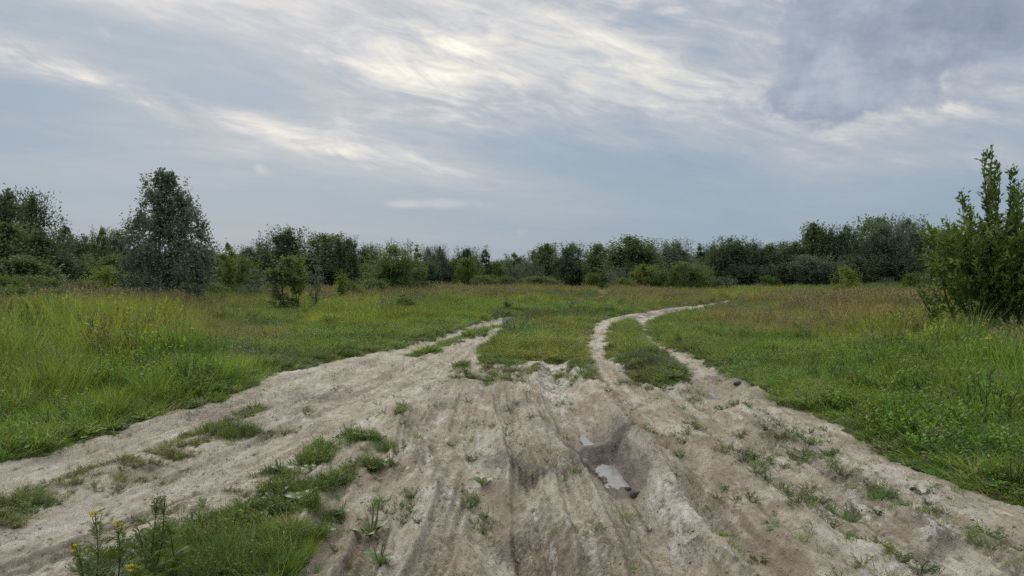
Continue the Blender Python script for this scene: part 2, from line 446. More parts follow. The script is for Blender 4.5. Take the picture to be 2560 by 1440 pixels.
def height(x, y, sdv=None):
    x = np.asarray(x, float); y = np.asarray(y, float)
    if sdv is None:
        sdv = clay_sd(x, y)
    r = np.hypot(x, y)
    clay = ss(sdv, -0.05, 0.15)
    near = 1 - ss(r, 25, 45)
    h = 0.035 * fbm(x * 0.35, y * 0.35, 3, 1) + 0.05 * fbm(x * .06, y * .06, 2, 2) * (1 - near)
    h += 0.03 * ss(-sdv, 0.0, 0.35)
    for P, vals in RUTS_W:
        d, sg, (dep, w_, bank) = along_line(x, y, P, vals)
        w2 = w_ * (1 + 0.22 * perlin(x * 1.7, y * 1.7, 31))
        h -= 1.5 * dep * np.exp(-(d / w2) ** 3.4) * (0.85 + 0.3 * perlin(x * 2, y * 1.1, 33))
        h += 1.25 * bank * np.exp(-((d - 1.7 * w2) / (0.6 * w2)) ** 2)
    for (bx, by, rx, ry, a) in BUMPS_W:
        h += a * np.exp(-((x - bx) / rx) ** 2 - ((y - by) / ry) ** 2)
    # trodden clay: streaks along the wheels, clods and tyre ribs
    ys = y + 0.15 * x
    st = fbm(x * 6, ys * 2.0, 4, 41, .6) * 0.016
    rd = 1 - np.abs(fbm(x * 9, y * 6, 3, 47))
    cl_ = (np.maximum(rd, 0) ** 3) * 0.016 * (0.3 + 1.0 * ss(fbm(x * .9, y * .9, 2, 50), -.1, .5))
    mic = fbm(x * 20, y * 13, 3, 53, .65) * 0.006
    rib = np.zeros(x.shape)
    for k, (P, vals) in enumerate(RUTS_W[:5]):
        d, sg, _ = along_line(x, y, P, vals)
        m = np.exp(-((d - 0.28) / 0.11) ** 2) * ss(perlin(x * 1.1, y * .9, 60 + k), -.05, .35)
        rib += m * 0.007 * np.sin(y * 62 + sg * (d * 45) + 2 * perlin(x * 2, y * 2, 70))
    # long parallel wheel grooves that follow each road
    dA, sA, _ = along_line(x, y, *[RUTS_W[0][0], [(0,)] * len(RUTS_W[0][0])])
    dB, sB, _ = along_line(x, y, *[RUTS_W[5][0], [(0,)] * len(RUTS_W[5][0])])
    wB = ss(dA * 1.0 - dB, -.6, .8)
    aA, aB = dA * sA, dB * sB
    gr = lambda a, q, sd_: .018 * perlin(a * 2.6, q * .30, sd_) + .013 * perlin(a * 6.5, q * .45, sd_ + 1) + .006 * perlin(a * 15, q * .9, sd_ + 2)
    qB = y - .6 * x
    st += gr(aA, y, 301) * (1 - wB) * 3.1 + gr(aB, qB, 311) * wB * 1.1
    st += tyre(aA, y, (-1.75, -1.2, -.52, .42, .78, 1.32, 1.75, 2.3), 401) * (1 - wB) + tyre(aB, qB, (-.35, .1, .55, 1.0, 1.5), 411) * wB * .7
    h += clay * near * (st + cl_ + mic + rib)
    h += (1 - clay) * near * 0.02 * fbm(x * 3, y * 3, 2, 81)
    return h


# ------------------------------------------------------------------ mesh helpers
def make_mesh(name, V, F, mats=(), attrs=None, smooth=False, fmat=None):
    """V (n,3), F list of equal-length-row int arrays (quads / tris)"""
    if not isinstance(F, (list, tuple)):
        F = [F]
    F = [np.asarray(f, np.int32) for f in F if len(f)]
    me = bpy.data.meshes.new(name)
    V = np.asarray(V, np.float32)
    me.vertices.add(len(V))
    me.vertices.foreach_set('co', V.ravel())
    nl = sum(f.size for f in F); nf = sum(len(f) for f in F)
    me.loops.add(nl)
    me.polygons.add(nf)
    me.loops.foreach_set('vertex_index', np.concatenate([f.ravel() for f in F]))
    tot = np.concatenate([np.full(len(f), f.shape[1], np.int32) for f in F])
    st = np.concatenate([[0], np.cumsum(tot)[:-1]]).astype(np.int32)
    me.polygons.foreach_set('loop_start', st)
    if fmat is not None:
        me.polygons.foreach_set('material_index', np.asarray(fmat, np.int32))
    me.polygons.foreach_set('use_smooth', np.full(nf, smooth))
    for m in mats:
        me.materials.append(m)
    me.update(calc_edges=True)
    for k, a in (attrs or {}).items():
        a = np.asarray(a, np.float32)
        at = me.attributes.new(k, 'FLOAT' if a.ndim == 1 else 'FLOAT_COLOR', 'POINT')
        at.data.foreach_set('value' if a.ndim == 1 else 'color', a.ravel())
    return me


def link(name, me, parent=None, **props):
    o = bpy.data.objects.new(name, me)
    COL.objects.link(o)
    if parent is not None:
        o.parent = parent
    for k, v in props.items():
        o[k] = v
    return o


def thing(name, label, cat, loc, rz=0.0, group=None, scale=None):
    o = bpy.data.objects.new(name, None)
    o.empty_display_size = 0.2
    COL.objects.link(o)
    o.location = loc
    o.rotation_euler = (0, 0, rz)
    if scale is not None:
        o.scale = scale
    o['label'] = label
    o['category'] = cat
    if group:
        o['group'] = group
    return o


def norm(v):
    return v / (np.linalg.norm(v, axis=-1, keepdims=True) + 1e-9)


def tube(pts, rad, n=6):
    """tapered tube through pts; returns V, F"""
    pts = np.asarray(pts, float); rad = np.asarray(rad, float)
    m = len(pts)
    tan = np.gradient(pts, axis=0); tan = norm(tan)
    ref = np.where(np.abs(tan[:, 2:3]) > 0.9, np.array([[1, 0, 0]]), np.array([[0, 0, 1.0]]))
    a = norm(np.cross(tan, ref)); b = np.cross(tan, a)
    ang = np.arange(n) / n * 2 * np.pi
    V = pts[:, None, :] + rad[:, None, None] * (np.cos(ang)[None, :, None] * a[:, None, :] + np.sin(ang)[None, :, None] * b[:, None, :])
    V = V.reshape(-1, 3)
    i = np.arange(m - 1)[:, None] * n; j = np.arange(n)[None, :]; k = (np.arange(n)[None, :] + 1) % n
    F = np.stack([i + j, i + k, i + n + k, i + n + j], -1).reshape(-1, 4)
    return V, F


def join(parts):
    Vs, Fs, off = [], [], 0
    for V, F in parts:
        Vs.append(V); Fs.append(F + off); off += len(V)
    return np.concatenate(Vs), np.concatenate(Fs)


# ------------------------------------------------------------------ materials
def new_mat(name):
    m = bpy.data.materials.new(name)
    m.use_nodes = True
    return m, NT(m.node_tree)


def leaf_mat(name, c1, c2, trans=0.35, rough=0.5, spec=0.3, attr=None, hue_attr='lv', backlight=None):
    """leaf colour varies from leaf to leaf (attribute lv) and from plant to plant"""
    m, T = new_mat(name)
    at = T.node('ShaderNodeAttribute', attribute_name=hue_attr, attribute_type='GEOMETRY')
    oi = T.node('ShaderNodeObjectInfo').outputs['Random']
    f = T.m('ADD', T.m('MULTIPLY', at.outputs['Fac'], 0.8), T.m('MULTIPLY', oi, 0.25))
    col = T.mix(f, c1, c2)
    if attr:
        ia = T.node('ShaderNodeAttribute', attribute_name=attr, attribute_type='INSTANCER').outputs['Color']
        k = T.rng(at.outputs['Fac'], 0, 1, 0.6, 1.4, smooth=False)
        nd = T.node('ShaderNodeVectorMath', operation='SCALE')
        T.put(nd.inputs[0], ia); T.put(nd.inputs[3], k)
        col = nd.outputs[0]
    p = T.node('ShaderNodeBsdfPrincipled')
    T.put(p.inputs['Base Color'], col)
    p.inputs['Roughness'].default_value = rough
    p.inputs['Specular IOR Level'].default_value = spec
    tr = T.node('ShaderNodeBsdfTranslucent')
    tcx = T.mix(1.0, col, (1.25, 1.2, 0.6), 'MULTIPLY')
    T.put(tr.inputs[0], tcx)
    mx = T.node('ShaderNodeMixShader')
    mx.inputs[0].default_value = trans
    T.put(mx.inputs[1], p.outputs[0]); T.put(mx.inputs[2], tr.outputs[0])
    out = T.node('ShaderNodeOutputMaterial')
    T.put(out.inputs[0], mx.outputs[0])
    return m


def simple_mat(name, c1, c2, scale=8, rough=0.8, spec=0.2, bump=0.0):
    m, T = new_mat(name)
    geo = T.node('ShaderNodeTexCoord').outputs['Object']
    n = T.noise(geo, scale, 4, 0.6)
    col = T.mix(T.rng(n, 0.3, 0.7), c1, c2)
    p = T.node('ShaderNodeBsdfPrincipled')
    T.put(p.inputs['Base Color'], col)
    p.inputs['Roughness'].default_value = rough
    p.inputs['Specular IOR Level'].default_value = spec
    if bump:
        b = T.node('ShaderNodeBump')
        b.inputs['Distance'].default_value = bump
        T.put(b.inputs['Height'], n)
        T.put(p.inputs['Normal'], b.outputs[0])
    out = T.node('ShaderNodeOutputMaterial')
    T.put(out.inputs[0], p.outputs[0])
    return m


M_BARK = simple_mat('bark', (0.05, 0.045, 0.035), (0.11, 0.10, 0.08), 20, 0.9, 0.1, 0.01)
M_BARK_PALE = simple_mat('bark_pale', (0.10, 0.10, 0.08), (0.20, 0.19, 0.15), 20, 0.9, 0.1, 0.01)
M_TWIG = simple_mat('dry_twig', (0.12, 0.10, 0.075), (0.22, 0.19, 0.15), 30, 0.9, 0.1)
M_STEM = simple_mat('green_stem', (0.06, 0.08, 0.03), (0.12, 0.11, 0.05), 12, 0.7, 0.2)
M_WILLOW = leaf_mat('willow_leaf_dark', (0.058, 0.092, 0.046), (0.150, 0.205, 0.120), 0.22, 0.65, 0.12)
M_SILVER = leaf_mat('willow_leaf_silver', (0.075, 0.108, 0.070), (0.205, 0.255, 0.185), 0.22, 0.65, 0.12)
M_GREEN = leaf_mat('bush_leaf_green', (0.060, 0.102, 0.034), (0.168, 0.238, 0.070), 0.3, 0.65, 0.12)
M_WOODGREEN = leaf_mat('wood_leaf_green', (0.060, 0.096, 0.046), (0.192, 0.256, 0.120), 0.25, 0.65, 0.12)
M_OLIVE = leaf_mat('bush_leaf_olive', (0.075, 0.112, 0.040), (0.19, 0.25, 0.10), 0.3, 0.65, 0.12)
M_YELLOW = leaf_mat('bush_leaf_yellow', (0.100, 0.140, 0.035), (0.265, 0.322, 0.092), 0.35, 0.65, 0.12)
M_ASPEN = leaf_mat('aspen_leaf', (0.068, 0.102, 0.064), (0.22, 0.265, 0.20), 0.22, 0.6, 0.18)
M_SALLOW = leaf_mat('sallow_leaf', (0.048, 0.095, 0.02), (0.20, 0.285, 0.068), 0.30, 0.5, 0.22)
M_WEED = leaf_mat('weed_leaf', (0.07, 0.095, 0.045), (0.15, 0.18, 0.09), 0.25, 0.6, 0.2)
M_PLANT = leaf_mat('plantain_leaf', (0.085, 0.125, 0.045), (0.17, 0.22, 0.085), 0.25, 0.45, 0.4)
M_TANSY = leaf_mat('tansy_leaf', (0.09, 0.135, 0.035), (0.19, 0.25, 0.075), 0.35, 0.55, 0.25)
M_GRASS = leaf_mat('grass_blade', (0, 0, 0), (0, 0, 0), 0.35, 0.55, 0.22, attr='tint')
M_SEED = simple_mat('seed_head', (0.27, 0.20, 0.12), (0.42, 0.33, 0.20), 9, 0.9, 0.1)
M_YFLOWER = simple_mat('yellow_flower', (0.38, 0.29, 0.03), (0.62, 0.48, 0.06), 60, 0.8, 0.1)
M_WFLOWER = simple_mat('white_flower', (0.65, 0.65, 0.60), (0.85, 0.85, 0.80), 30, 0.8, 0.1)
M_SPIKE = simple_mat('plantain_spike', (0.10, 0.085, 0.045), (0.19, 0.16, 0.09), 60, 0.9, 0.1)
M_CLOD = simple_mat('clay_clod', (0.17, 0.14, 0.11), (0.42, 0.37, 0.30), 2.5, 0.95, 0.1)


def ground_mat():
    m, T = new_mat('clay_and_soil')
    P = T.node('ShaderNodeNewGeometry').outputs['Position']
    mp = T.node('ShaderNodeMapping')
    T.put(mp.inputs[0], P)
    mp.inputs['Rotation'].default_value = (0, 0, R(8))
    mp.inputs['Scale'].default_value = (1.0, 0.42, 1.0)
    S = mp.outputs[0]

    def att(n):
        return T.node('ShaderNodeAttribute', attribute_name=n, attribute_type='GEOMETRY').outputs['Fac']
    clay, wet, pale, tuft = att('clay'), att('wet'), att('pale'), att('tuft')
    big = T.noise(P, 0.55, 4, 0.6)
    def stretch(n, k):
        return T.m('ADD', T.m('MULTIPLY', T.m('SUBTRACT', n, 0.5), k), 0.5)
    mid = stretch(T.noise(S, 3.2, 6, 0.65, 0.4), 1.5)
    fine = stretch(T.noise(S, 15, 6, 0.72, 0.5), 1.6)
    grit = stretch(T.noise(P, 60, 4, 0.75), 1.6)
    base = T.mix(T.rng(big, 0.35, 0.65), (0.41, 0.355, 0.26), (0.52, 0.465, 0.355))
    base = T.mix(T.m('MULTIPLY', T.rng(mid, 0.48, 0.74), 0.75), base, (0.60, 0.54, 0.44))
    base = T.mix(T.m('MULTIPLY', T.rng(mid, 0.47, 0.30), 0.6), base, (0.27, 0.22, 0.165))
    base = T.mix(T.m('MULTIPLY', T.rng(fine, 0.44, 0.22), 0.85), base, (0.13, 0.105, 0.08))
    base = T.mix(T.m('MULTIPLY', T.rng(fine, 0.55, 0.80), 0.6), base, (0.64, 0.59, 0.49))
    base = T.mix(T.m('MULTIPLY', T.rng(grit, 0.38, 0.18), 0.5), base, (0.12, 0.095, 0.075))
    base = T.mix(T.m('MULTIPLY', T.m('MULTIPLY', att('brown'), T.rng(mid, 0.75, 0.3)), 0.6), base, (0.30, 0.238, 0.165))
    sk = att('streak')
    skn = T.m('ADD', sk, T.m('MULTIPLY', T.m('SUBTRACT', fine, 0.5), 0.5))
    base = T.mix(T.m('MULTIPLY', T.rng(skn, 0.60, 0.95), 0.6), base, (0.62, 0.575, 0.49))
    base = T.mix(T.m('MULTIPLY', T.rng(skn, 0.44, 0.06), 0.75), base, (0.24, 0.19, 0.14))
    pf = T.rng(T.m('ADD', T.m('MULTIPLY', pale, 0.75), T.m('MULTIPLY', T.m('SUBTRACT', fine, 0.5), 1.5)), 0.28, 0.62)
    pf = T.m('MULTIPLY', pf, T.rng(pale, 0.02, 0.2))
    base = T.mix(T.m('MULTIPLY', pf, 0.85), base, (0.66, 0.63, 0.575))
    wf = T.rng(T.m('ADD', wet, T.m('ADD', T.m('MULTIPLY', T.m('SUBTRACT', fine, 0.5), 1.1), T.m('MULTIPLY', T.m('SUBTRACT', mid, 0.5), 1.0))), 0.30, 0.62)
    wf = T.m('MULTIPLY', wf, T.rng(wet, 0.02, 0.15))
    wc = T.mix(T.rng(T.m('ADD', T.m('MULTIPLY', mid, 0.4), T.m('MULTIPLY', grit, 0.6)), 0.35, 0.65), (0.075, 0.057, 0.042), (0.23, 0.185, 0.14))
    base = T.mix(T.m('MULTIPLY', wf, 0.9), base, wc)
    base = T.mix(T.m('MULTIPLY', T.rng(wet, 0.8, 1.15), 0.8), base, (0.05, 0.038, 0.028))
    soil = T.mix(T.rng(fine, 0.35, 0.65), (0.045, 0.055, 0.02), (0.12, 0.12, 0.05))
    tf = T.rng(T.m('ADD', tuft, T.m('MULTIPLY', T.m('SUBTRACT', fine, 0.5), 1.2)), 0.25, 0.9)
    base = T.mix(T.m('MULTIPLY', tf, 0.7), base, (0.12, 0.115, 0.06))
    cf = T.rng(T.m('ADD', clay, T.m('MULTIPLY', T.m('SUBTRACT', fine, 0.5), 0.8)), 0.3, 0.6)
    col = T.mix(cf, soil, base)
    p = T.node('ShaderNodeBsdfPrincipled')
    T.put(p.inputs['Base Color'], col)
    ro = T.m('SUBTRACT', 0.95, T.m('MULTIPLY', wf, 0.35))
    T.put(p.inputs['Roughness'], ro)
    p.inputs['Specular IOR Level'].default_value = 0.18
    b1 = T.node('ShaderNodeBump'); b1.inputs['Distance'].default_value = 0.05
    b1.inputs['Strength'].default_value = 0.8
    T.put(b1.inputs['Height'], T.m('ADD', T.m('MULTIPLY', fine, 0.8), T.m('MULTIPLY', mid, 0.5)))
    b2 = T.node('ShaderNodeBump'); b2.inputs['Distance'].default_value = 0.006
    T.put(b2.inputs['Height'], grit)
    T.put(b2.inputs['Normal'], b1.outputs[0])
    T.put(p.inputs['Normal'], b2.outputs[0])
    out = T.node('ShaderNodeOutputMaterial')
    T.put(out.inputs[0], p.outputs[0])
    return m


# ------------------------------------------------------------------ ground: one sheet, finer where the clay lies close
def build_ground():
    ys = [2.3]
    while ys[-1] < 75:
        d = ys[-1]
        ys.append(d + min(d * d * 0.00085, 0.0105 * d))
    while ys[-1] < 5000:
        ys.append(ys[-1] * 1.12)
    ys = np.array([-4000, -400, -60, -12, -2, 1.0] + ys)
    NC = 860
    s = np.tan(np.linspace(R(-43), R(43), NC))
    ext = np.array([1.2, 1.8, 3.5, 8, 25, 90, 400])
    s = np.concatenate([-ext[::-1], s, ext])
    wdt = np.maximum(ys, 2.3)
    X = s[None, :] * wdt[:, None]
    Y = np.repeat(ys[:, None], len(s), 1)
    x, y = X.ravel(), Y.ravel()
    sdv = clay_sd(x, y)
    z = height(x, y, sdv)
    damp = blobs(x, y, DAMP, 91)
    low = ss(-z, 0.05, 0.14) * 0.5 * (np.hypot(x, y) < 14)
    damp = np.maximum(damp, low * 0.7)
    pale = blobs(x, y, PALE, 95)
    for P in PALE_LINES:
        d, _, _ = along_line(x, y, P, [(0,)] * len(P))
        g = np.exp(-((d + 0.02 * perlin(x * 8, y * 8, 3)) / 0.016) ** 2) * ss(perlin(x * 3, y * 3, 4), -.5, .2)
        pale = np.maximum(pale, g * .7)
        z += 0.012 * g
    td, _ = patch_density(x, y)
    clay = ss(sdv, -0.06, 0.06)
    dA, sA, _ = along_line(x, y, RUTS_W[0][0], [(0,)] * len(RUTS_W[0][0]))
    dB, sB, _ = along_line(x, y, RUTS_W[5][0], [(0,)] * len(RUTS_W[5][0]))
    wB = ss(dA - dB, -.6, .8)
    sw = lambda a, q, sd_: perlin(a * 2.2, q * .22, sd_) + .8 * perlin(a * 6, q * .4, sd_ + 1) + .6 * perlin(a * 16, q * .8, sd_ + 2)
    streak = sw(dA * sA, y, 321) * (1 - wB) + sw(dB * sB, y - .6 * x, 331) * wB
    streak = np.clip(.5 + .42 * streak, 0, 1)
    nr, nc = X.shape
    i = np.arange(nr - 1)[:, None] * nc + np.arange(nc - 1)[None, :]
    F = np.stack([i, i + 1, i + nc + 1, i + nc], -1).reshape(-1, 4)
    V = np.stack([x, y, z], -1)
    me = make_mesh('ground', V, F, [ground_mat()], {'clay': clay, 'wet': damp, 'pale': pale, 'tuft': np.clip(td, 0, 1), 'streak': streak, 'brown': (1 - wB) * (1 - ss(y, 9, 16))}, smooth=True)
    link('ground', me, kind='structure', label='rutted bare clay tracks and meadow ground')


build_ground()


def gz(x, y):
    return float(height(np.array([x]), np.array([y]))[0])


# ------------------------------------------------------------------ puddles
def water_mat():
    m, T = new_mat('milky_water')
    P = T.node('ShaderNodeNewGeometry').outputs['Position']
    n = T.noise(P, 9, 3, 0.5)
    p = T.node('ShaderNodeBsdfPrincipled')
    T.put(p.inputs['Base Color'], T.mix(T.rng(n, .35, .65), (0.20, 0.195, 0.185), (0.26, 0.255, 0.245)))
    p.inputs['Roughness'].default_value = 0.05
    p.inputs['IOR'].default_value = 1.55
    p.inputs['Specular IOR Level'].default_value = 0.28
    b = T.node('ShaderNodeBump'); b.inputs['Distance'].default_value = 0.0012
    T.put(b.inputs['Height'], T.noise(P, 30, 3, 0.5))
    T.put(p.inputs['Normal'], b.outputs[0])
    out = T.node('ShaderNodeOutputMaterial')
    T.put(out.inputs[0], p.outputs[0])
    return m


M_WATER = water_mat()
for (u, v, rx, ry, fill, lab) in [
        (1524, 1132, .34, .46, .062, 'brightest milky puddle in the deep middle rut'),
        (1474, 1068, .26, .42, .028, 'narrow grey puddle just behind the brightest puddle in the middle rut'),
        (800, 990, .5, .6, .012, 'shallow dull puddle in the track on the left'),
        (1600, 925, .35, 1.2, .014, 'small puddle in the grass strip between two wheel tracks'),
        (1645, 965, .4, .8, .014, 'pale puddle at the foot of the grass strip'),
        (1765, 957, .3, .5, .016, 'light puddle beside the right meadow edge'),
        (1885, 1108, .25, .35, .018, 'small tan puddle among weeds in the right hand rut'),
        (2325, 1368, .25, .35, .007, 'puddle in the rut nearest the lower right corner')]:
    cx, cy = gp(u, v)
    n_ = 81
    g = np.linspace(-1, 1, n_)
    gx, gy = np.meshgrid(cx + g * rx * 2.0, cy + g * ry * 2.0)
    zz = height(gx.ravel(), gy.ravel()).reshape(n_, n_)
    zc = zz + 0.25 * ((gx - cx) ** 2 / (rx * 1.6) ** 2 + (gy - cy) ** 2 / (ry * 1.6) ** 2)
    i0, j0 = np.unravel_index(np.argmin(zc), zc.shape)
    lev = zz[i0, j0] + fill
    for _try in range(30):
        wetm = np.zeros((n_, n_), bool); wetm[i0, j0] = True
        for _ in range(120):          # the water spreads to every lower neighbour
            w2 = wetm.copy()
            w2[1:] |= wetm[:-1]; w2[:-1] |= wetm[1:]; w2[:, 1:] |= wetm[:, :-1]; w2[:, :-1] |= wetm[:, 1:]
            w2 &= zz < lev
            if (w2 == wetm).all():
                break
            wetm = w2
        if not (wetm[:2].any() or wetm[-2:].any() or wetm[:, :2].any() or wetm[:, -2:].any()):
            break
        lev -= 0.0025                 # it would run out: the pool stands lower
    wetm[i0, j0] = True
    cell = wetm[:-1, :-1] | wetm[1:, :-1] | wetm[:-1, 1:] | wetm[1:, 1:]
    ci, cj = np.nonzero(cell)
    q0 = ci * n_ + cj
    F = np.stack([q0, q0 + 1, q0 + n_ + 1, q0 + n_], -1)
    used, inv = np.unique(F, return_inverse=True)
    V = np.stack([gx.ravel()[used], gy.ravel()[used], np.full(len(used), lev)], -1)
    link('puddle', make_mesh('puddle', V, inv.reshape(F.shape), [M_WATER], smooth=True), kind='structure', label=lab)


# ------------------------------------------------------------------ leaves, crowns, trees
def leaves(P, A, N, L, Wd, rng, fold=0.0, quad=True):
    """leaf blades: base P, axis A, normal N, length L, width Wd -> V, F, lv"""
    n = len(P)
    A = norm(A); S = norm(np.cross(A, N)); N = np.cross(S, A)
    L = np.broadcast_to(L, (n,))[:, None]; Wd = np.broadcast_to(Wd, (n,))[:, None]
    mid = P + A * L * 0.45
    V = np.stack([P, mid + S * Wd * 0.5 + N * Wd * fold, P + A * L, mid - S * Wd * 0.5 + N * Wd * fold], 1).reshape(-1, 3)
    F = np.arange(4 * n).reshape(-1, 4)
    lv = np.repeat(rng.random(n), 4)
    return V, F, lv


def crown_mesh(name, seed, H, Wd, base, prof, lobes, lobe_r, shoots, per, ll, lw, mat, upb=0.5, elong=1.3, droop=0.0, centre=0.75, gap=0.25, nrm_up=0.3, top_shoots=0, top_len=0.8):
    rng = np.random.default_rng(seed)
    t = rng.random(lobes * 4)
    pr = np.interp(t, [p[0] for p in prof], [p[1] for p in prof])
    kk = np.argsort(rng.random(lobes * 4) / (pr + .12))[:lobes]
    t = t[kk]; pr = pr[kk]
    ang = rng.random(lobes) * 2 * np.pi
    rr = Wd / 2 * pr * np.sqrt(rng.random(lobes)) * centre
    tone = rng.random(lobes)
    C = np.stack([np.cos(ang) * rr, np.sin(ang) * rr, base + (H - base) * t * 0.93], -1)
    lr = lobe_r * (0.4 + 0.85 * rng.random(lobes)) * (0.42 + 0.58 * pr)
    n = lobes * shoots
    tn = np.repeat(tone, shoots)
    c = np.repeat(C, shoots, 0); r_ = np.repeat(lr, shoots)
    d = norm(rng.normal(size=(n, 3)) + np.array([0, 0, upb]))
    out = c * np.array([1, 1, 0])
    d = norm(d + 0.5 * out / (Wd / 2 + .01))
    ln = r_ * (0.6 + 0.6 * rng.random(n))
    st = c + d * (ln * 0.15)[:, None]
    if top_shoots:
        tt = rng.random(top_shoots)
        a2 = rng.random(top_shoots) * 2 * np.pi; cl_k = rng.integers(0, 9, top_shoots); a2 = np.where(rng.random(top_shoots) < .6, cl_k * 0.7 + .15 * rng.normal(size=top_shoots), a2)
        hz = base + (H - base) * (0.25 + 0.6 * tt)
        w2 = np.interp((hz - base) / (H - base), [p[0] for p in prof], [p[1] for p in prof]) * Wd / 2 * 0.85
        st2 = np.stack([np.cos(a2) * w2, np.sin(a2) * w2, hz], -1)
        d2 = norm(np.stack([np.cos(a2) * .35, np.sin(a2) * .35, np.full(top_shoots, 1.0)], -1) + rng.normal(size=(top_shoots, 3)) * 0.15)
        l2 = top_len * (0.6 + 0.7 * rng.random(top_shoots))
        st = np.concatenate([st, st2]); d = np.concatenate([d, d2]); ln = np.concatenate([ln, l2]); n += top_shoots; tn = np.concatenate([tn, rng.random(top_shoots) * .5 + .5])
    k = np.arange(per)[None, :] / per
    s = (k + rng.random((n, per)) / per)
    P = st[:, None, :] + d[:, None, :] * (s * ln[:, None])[..., None] * np.array([1, 1, elong])
    P = P.reshape(-1, 3)
    P += rng.normal(size=P.shape) * lobe_r * 0.05
    D = np.repeat(d, per, 0)
    side = norm(np.cross(D, rng.normal(size=D.shape)))
    A = D * 0.7 + side * 0.8 + np.array([0, 0, -droop])
    N = norm(rng.normal(size=D.shape) + np.array([0, 0, nrm_up]))
    LT = np.clip(.05 + .35 * np.repeat(tn, per) + .35 * s.reshape(-1) ** 1.5 + .3 * rng.random(len(P)), 0, 1)
    zt = np.quantile(P[:, 2], .975)
    zt /= .955
    P[:, 2] *= H / zt; C = C * np.array([1, 1, H / zt])
    m = (P[:, 2] > base * 0.6) & (P[:, 2] < H * (1 + .10 * rng.random(len(P))))
    P, A, N, LT = P[m], A[m], N[m], LT[m]
    q = 0.7 + 0.6 * rng.random(len(P))
    V, F, lv = leaves(P, A, N, ll * q, lw * q, rng)
    lv = np.repeat(LT, 4)          # young leaves at the shoot ends are paler
    return make_mesh(name, V, F, [mat], {'lv': lv}), C


def trunk_mesh(name, seed, H, r0, C, mat, stems=1, spread=0.1, limbs=12):
    rng = np.random.default_rng(seed + 7)
    parts = []
    tops = []
    for k in range(stems):
        a = rng.random() * 6.28
        sp = spread * (0.3 + rng.random())
        z = np.linspace(-0.1, H * (0.92 if k == 0 else 0.6 + .25 * rng.random()), 9)
        q = z / H
        pts = np.stack([np.cos(a) * sp * H * q + 0.03 * H * np.sin(q * 5 + a) * q, np.sin(a) * sp * H * q + 0.03 * H * np.cos(q * 4 + a) * q, z], -1)
        parts.append(tube(pts, r0 * (1 - 0.9 * np.clip(q, 0, 1)) + 0.004, 6))
        tops.append(pts)
    idx = rng.permutation(len(C))[:limbs]
    for i in idx:
        c = C[i]
        pts0 = tops[rng.integers(len(tops))]
        zt = max(0.15 * H, c[2] * 0.55)
        j = int(np.argmin(np.abs(pts0[:, 2] - zt)))
        s = pts0[j]
        mid = (s + c) / 2 + np.array([0, 0, -0.05 * H])
        parts.append(tube(np.array([s, mid, c]), np.array([r0 * 0.35, r0 * 0.22, 0.006]), 4))
    V, F = join(parts)
    return make_mesh(name, V, F, [mat], smooth=True)


PROF_ROUND = [(0, .9), (.15, 1), (.4, 1), (.65, .82), (.85, .48), (1, .12)]
PROF_CONE = [(0, 1), (.2, 1), (.5, .75), (.8, .35), (1, .06)]
PROF_SAP = [(0, .5), (.3, .7), (.6, 1), (.85, .7), (1, .2)]
PROF_COL = [(0, .9), (.2, 1), (.5, 1), (.8, .75), (1, .2)]
PROF_BUSH = [(0, .95), (.3, 1), (.6, .85), (.85, .5), (1, .15)]
PROF_ASPEN = [(0, .85), (.15, 1), (.45, 1), (.60, .85), (.72, .62), (.88, .48), (1, .25)]

# far tree kinds: a few grown shapes each; H 6.5 m
KINDS = {}


def far_kind(key, mat, H, Wd, base, prof, lobes, lr, shoots, per, ll, lw, n=2, bark=None, **kw):
    lst = []
    for s in range(n):
        seed = 1000 + len(KINDS) * 37 + s * 11
        cm, C = crown_mesh(key + '_crown', seed, H, Wd, base, prof, lobes, lr, shoots, per, ll, lw, mat, **kw)
        tm = trunk_mesh(key + '_trunk', seed, H, 0.011 * H + (.02 if H > 5 else -.012), C, bark or M_BARK, stems=2 + s % 2, limbs=8)
        lst.append((tm, cm))
    KINDS[key] = (lst, H, Wd)


far_kind('willow', M_WILLOW, 6.5, 4.6, 0.0, PROF_ROUND, 64, 0.95, 26, 9, 0.24, 0.095, n=5, upb=0.8, elong=1.7, top_shoots=170, top_len=1.35)
far_kind('slim', M_WILLOW, 6.5, 2.6, 0.0, PROF_COL, 46, 0.7, 24, 9, 0.21, 0.09, n=3, upb=1.0, elong=1.7, top_shoots=90, top_len=1.2)
far_kind('silver', M_SILVER, 6.5, 4.6, 0.0, PROF_ROUND, 60, 0.95, 26, 9, 0.25, 0.085, n=3, upb=1.0, elong=1.7, top_shoots=180, top_len=1.3)
far_kind('poplar', M_WOODGREEN, 6.5, 4.2, 0.0, PROF_ROUND, 60, 0.9, 26, 9, 0.22, 0.12, n=4, upb=0.6, elong=1.4, top_shoots=120, top_len=1.0)
far_kind('conical', M_WILLOW, 6.5, 2.4, 0.0, PROF_CONE, 70, 0.42, 16, 9, 0.16, 0.07, n=2, upb=0.6, elong=1.2, top_shoots=30, top_len=.9)
far_kind('bush', M_GREEN, 3.0, 3.0, 0.0, PROF_BUSH, 50, 0.6, 22, 9, 0.13, 0.06, n=3, upb=0.7, elong=1.3, top_shoots=70, top_len=0.6)
far_kind('olive', M_OLIVE, 3.0, 3.0, 0.0, PROF_BUSH, 48, 0.6, 22, 9, 0.13, 0.045, n=3, upb=0.9, elong=1.5, top_shoots=110, top_len=0.7)
far_kind('yellow', M_YELLOW, 3.0, 2.4, 0.0, PROF_BUSH, 42, 0.5, 22, 9, 0.13, 0.05, n=3, upb=0.9, elong=1.4, top_shoots=70, top_len=0.6)
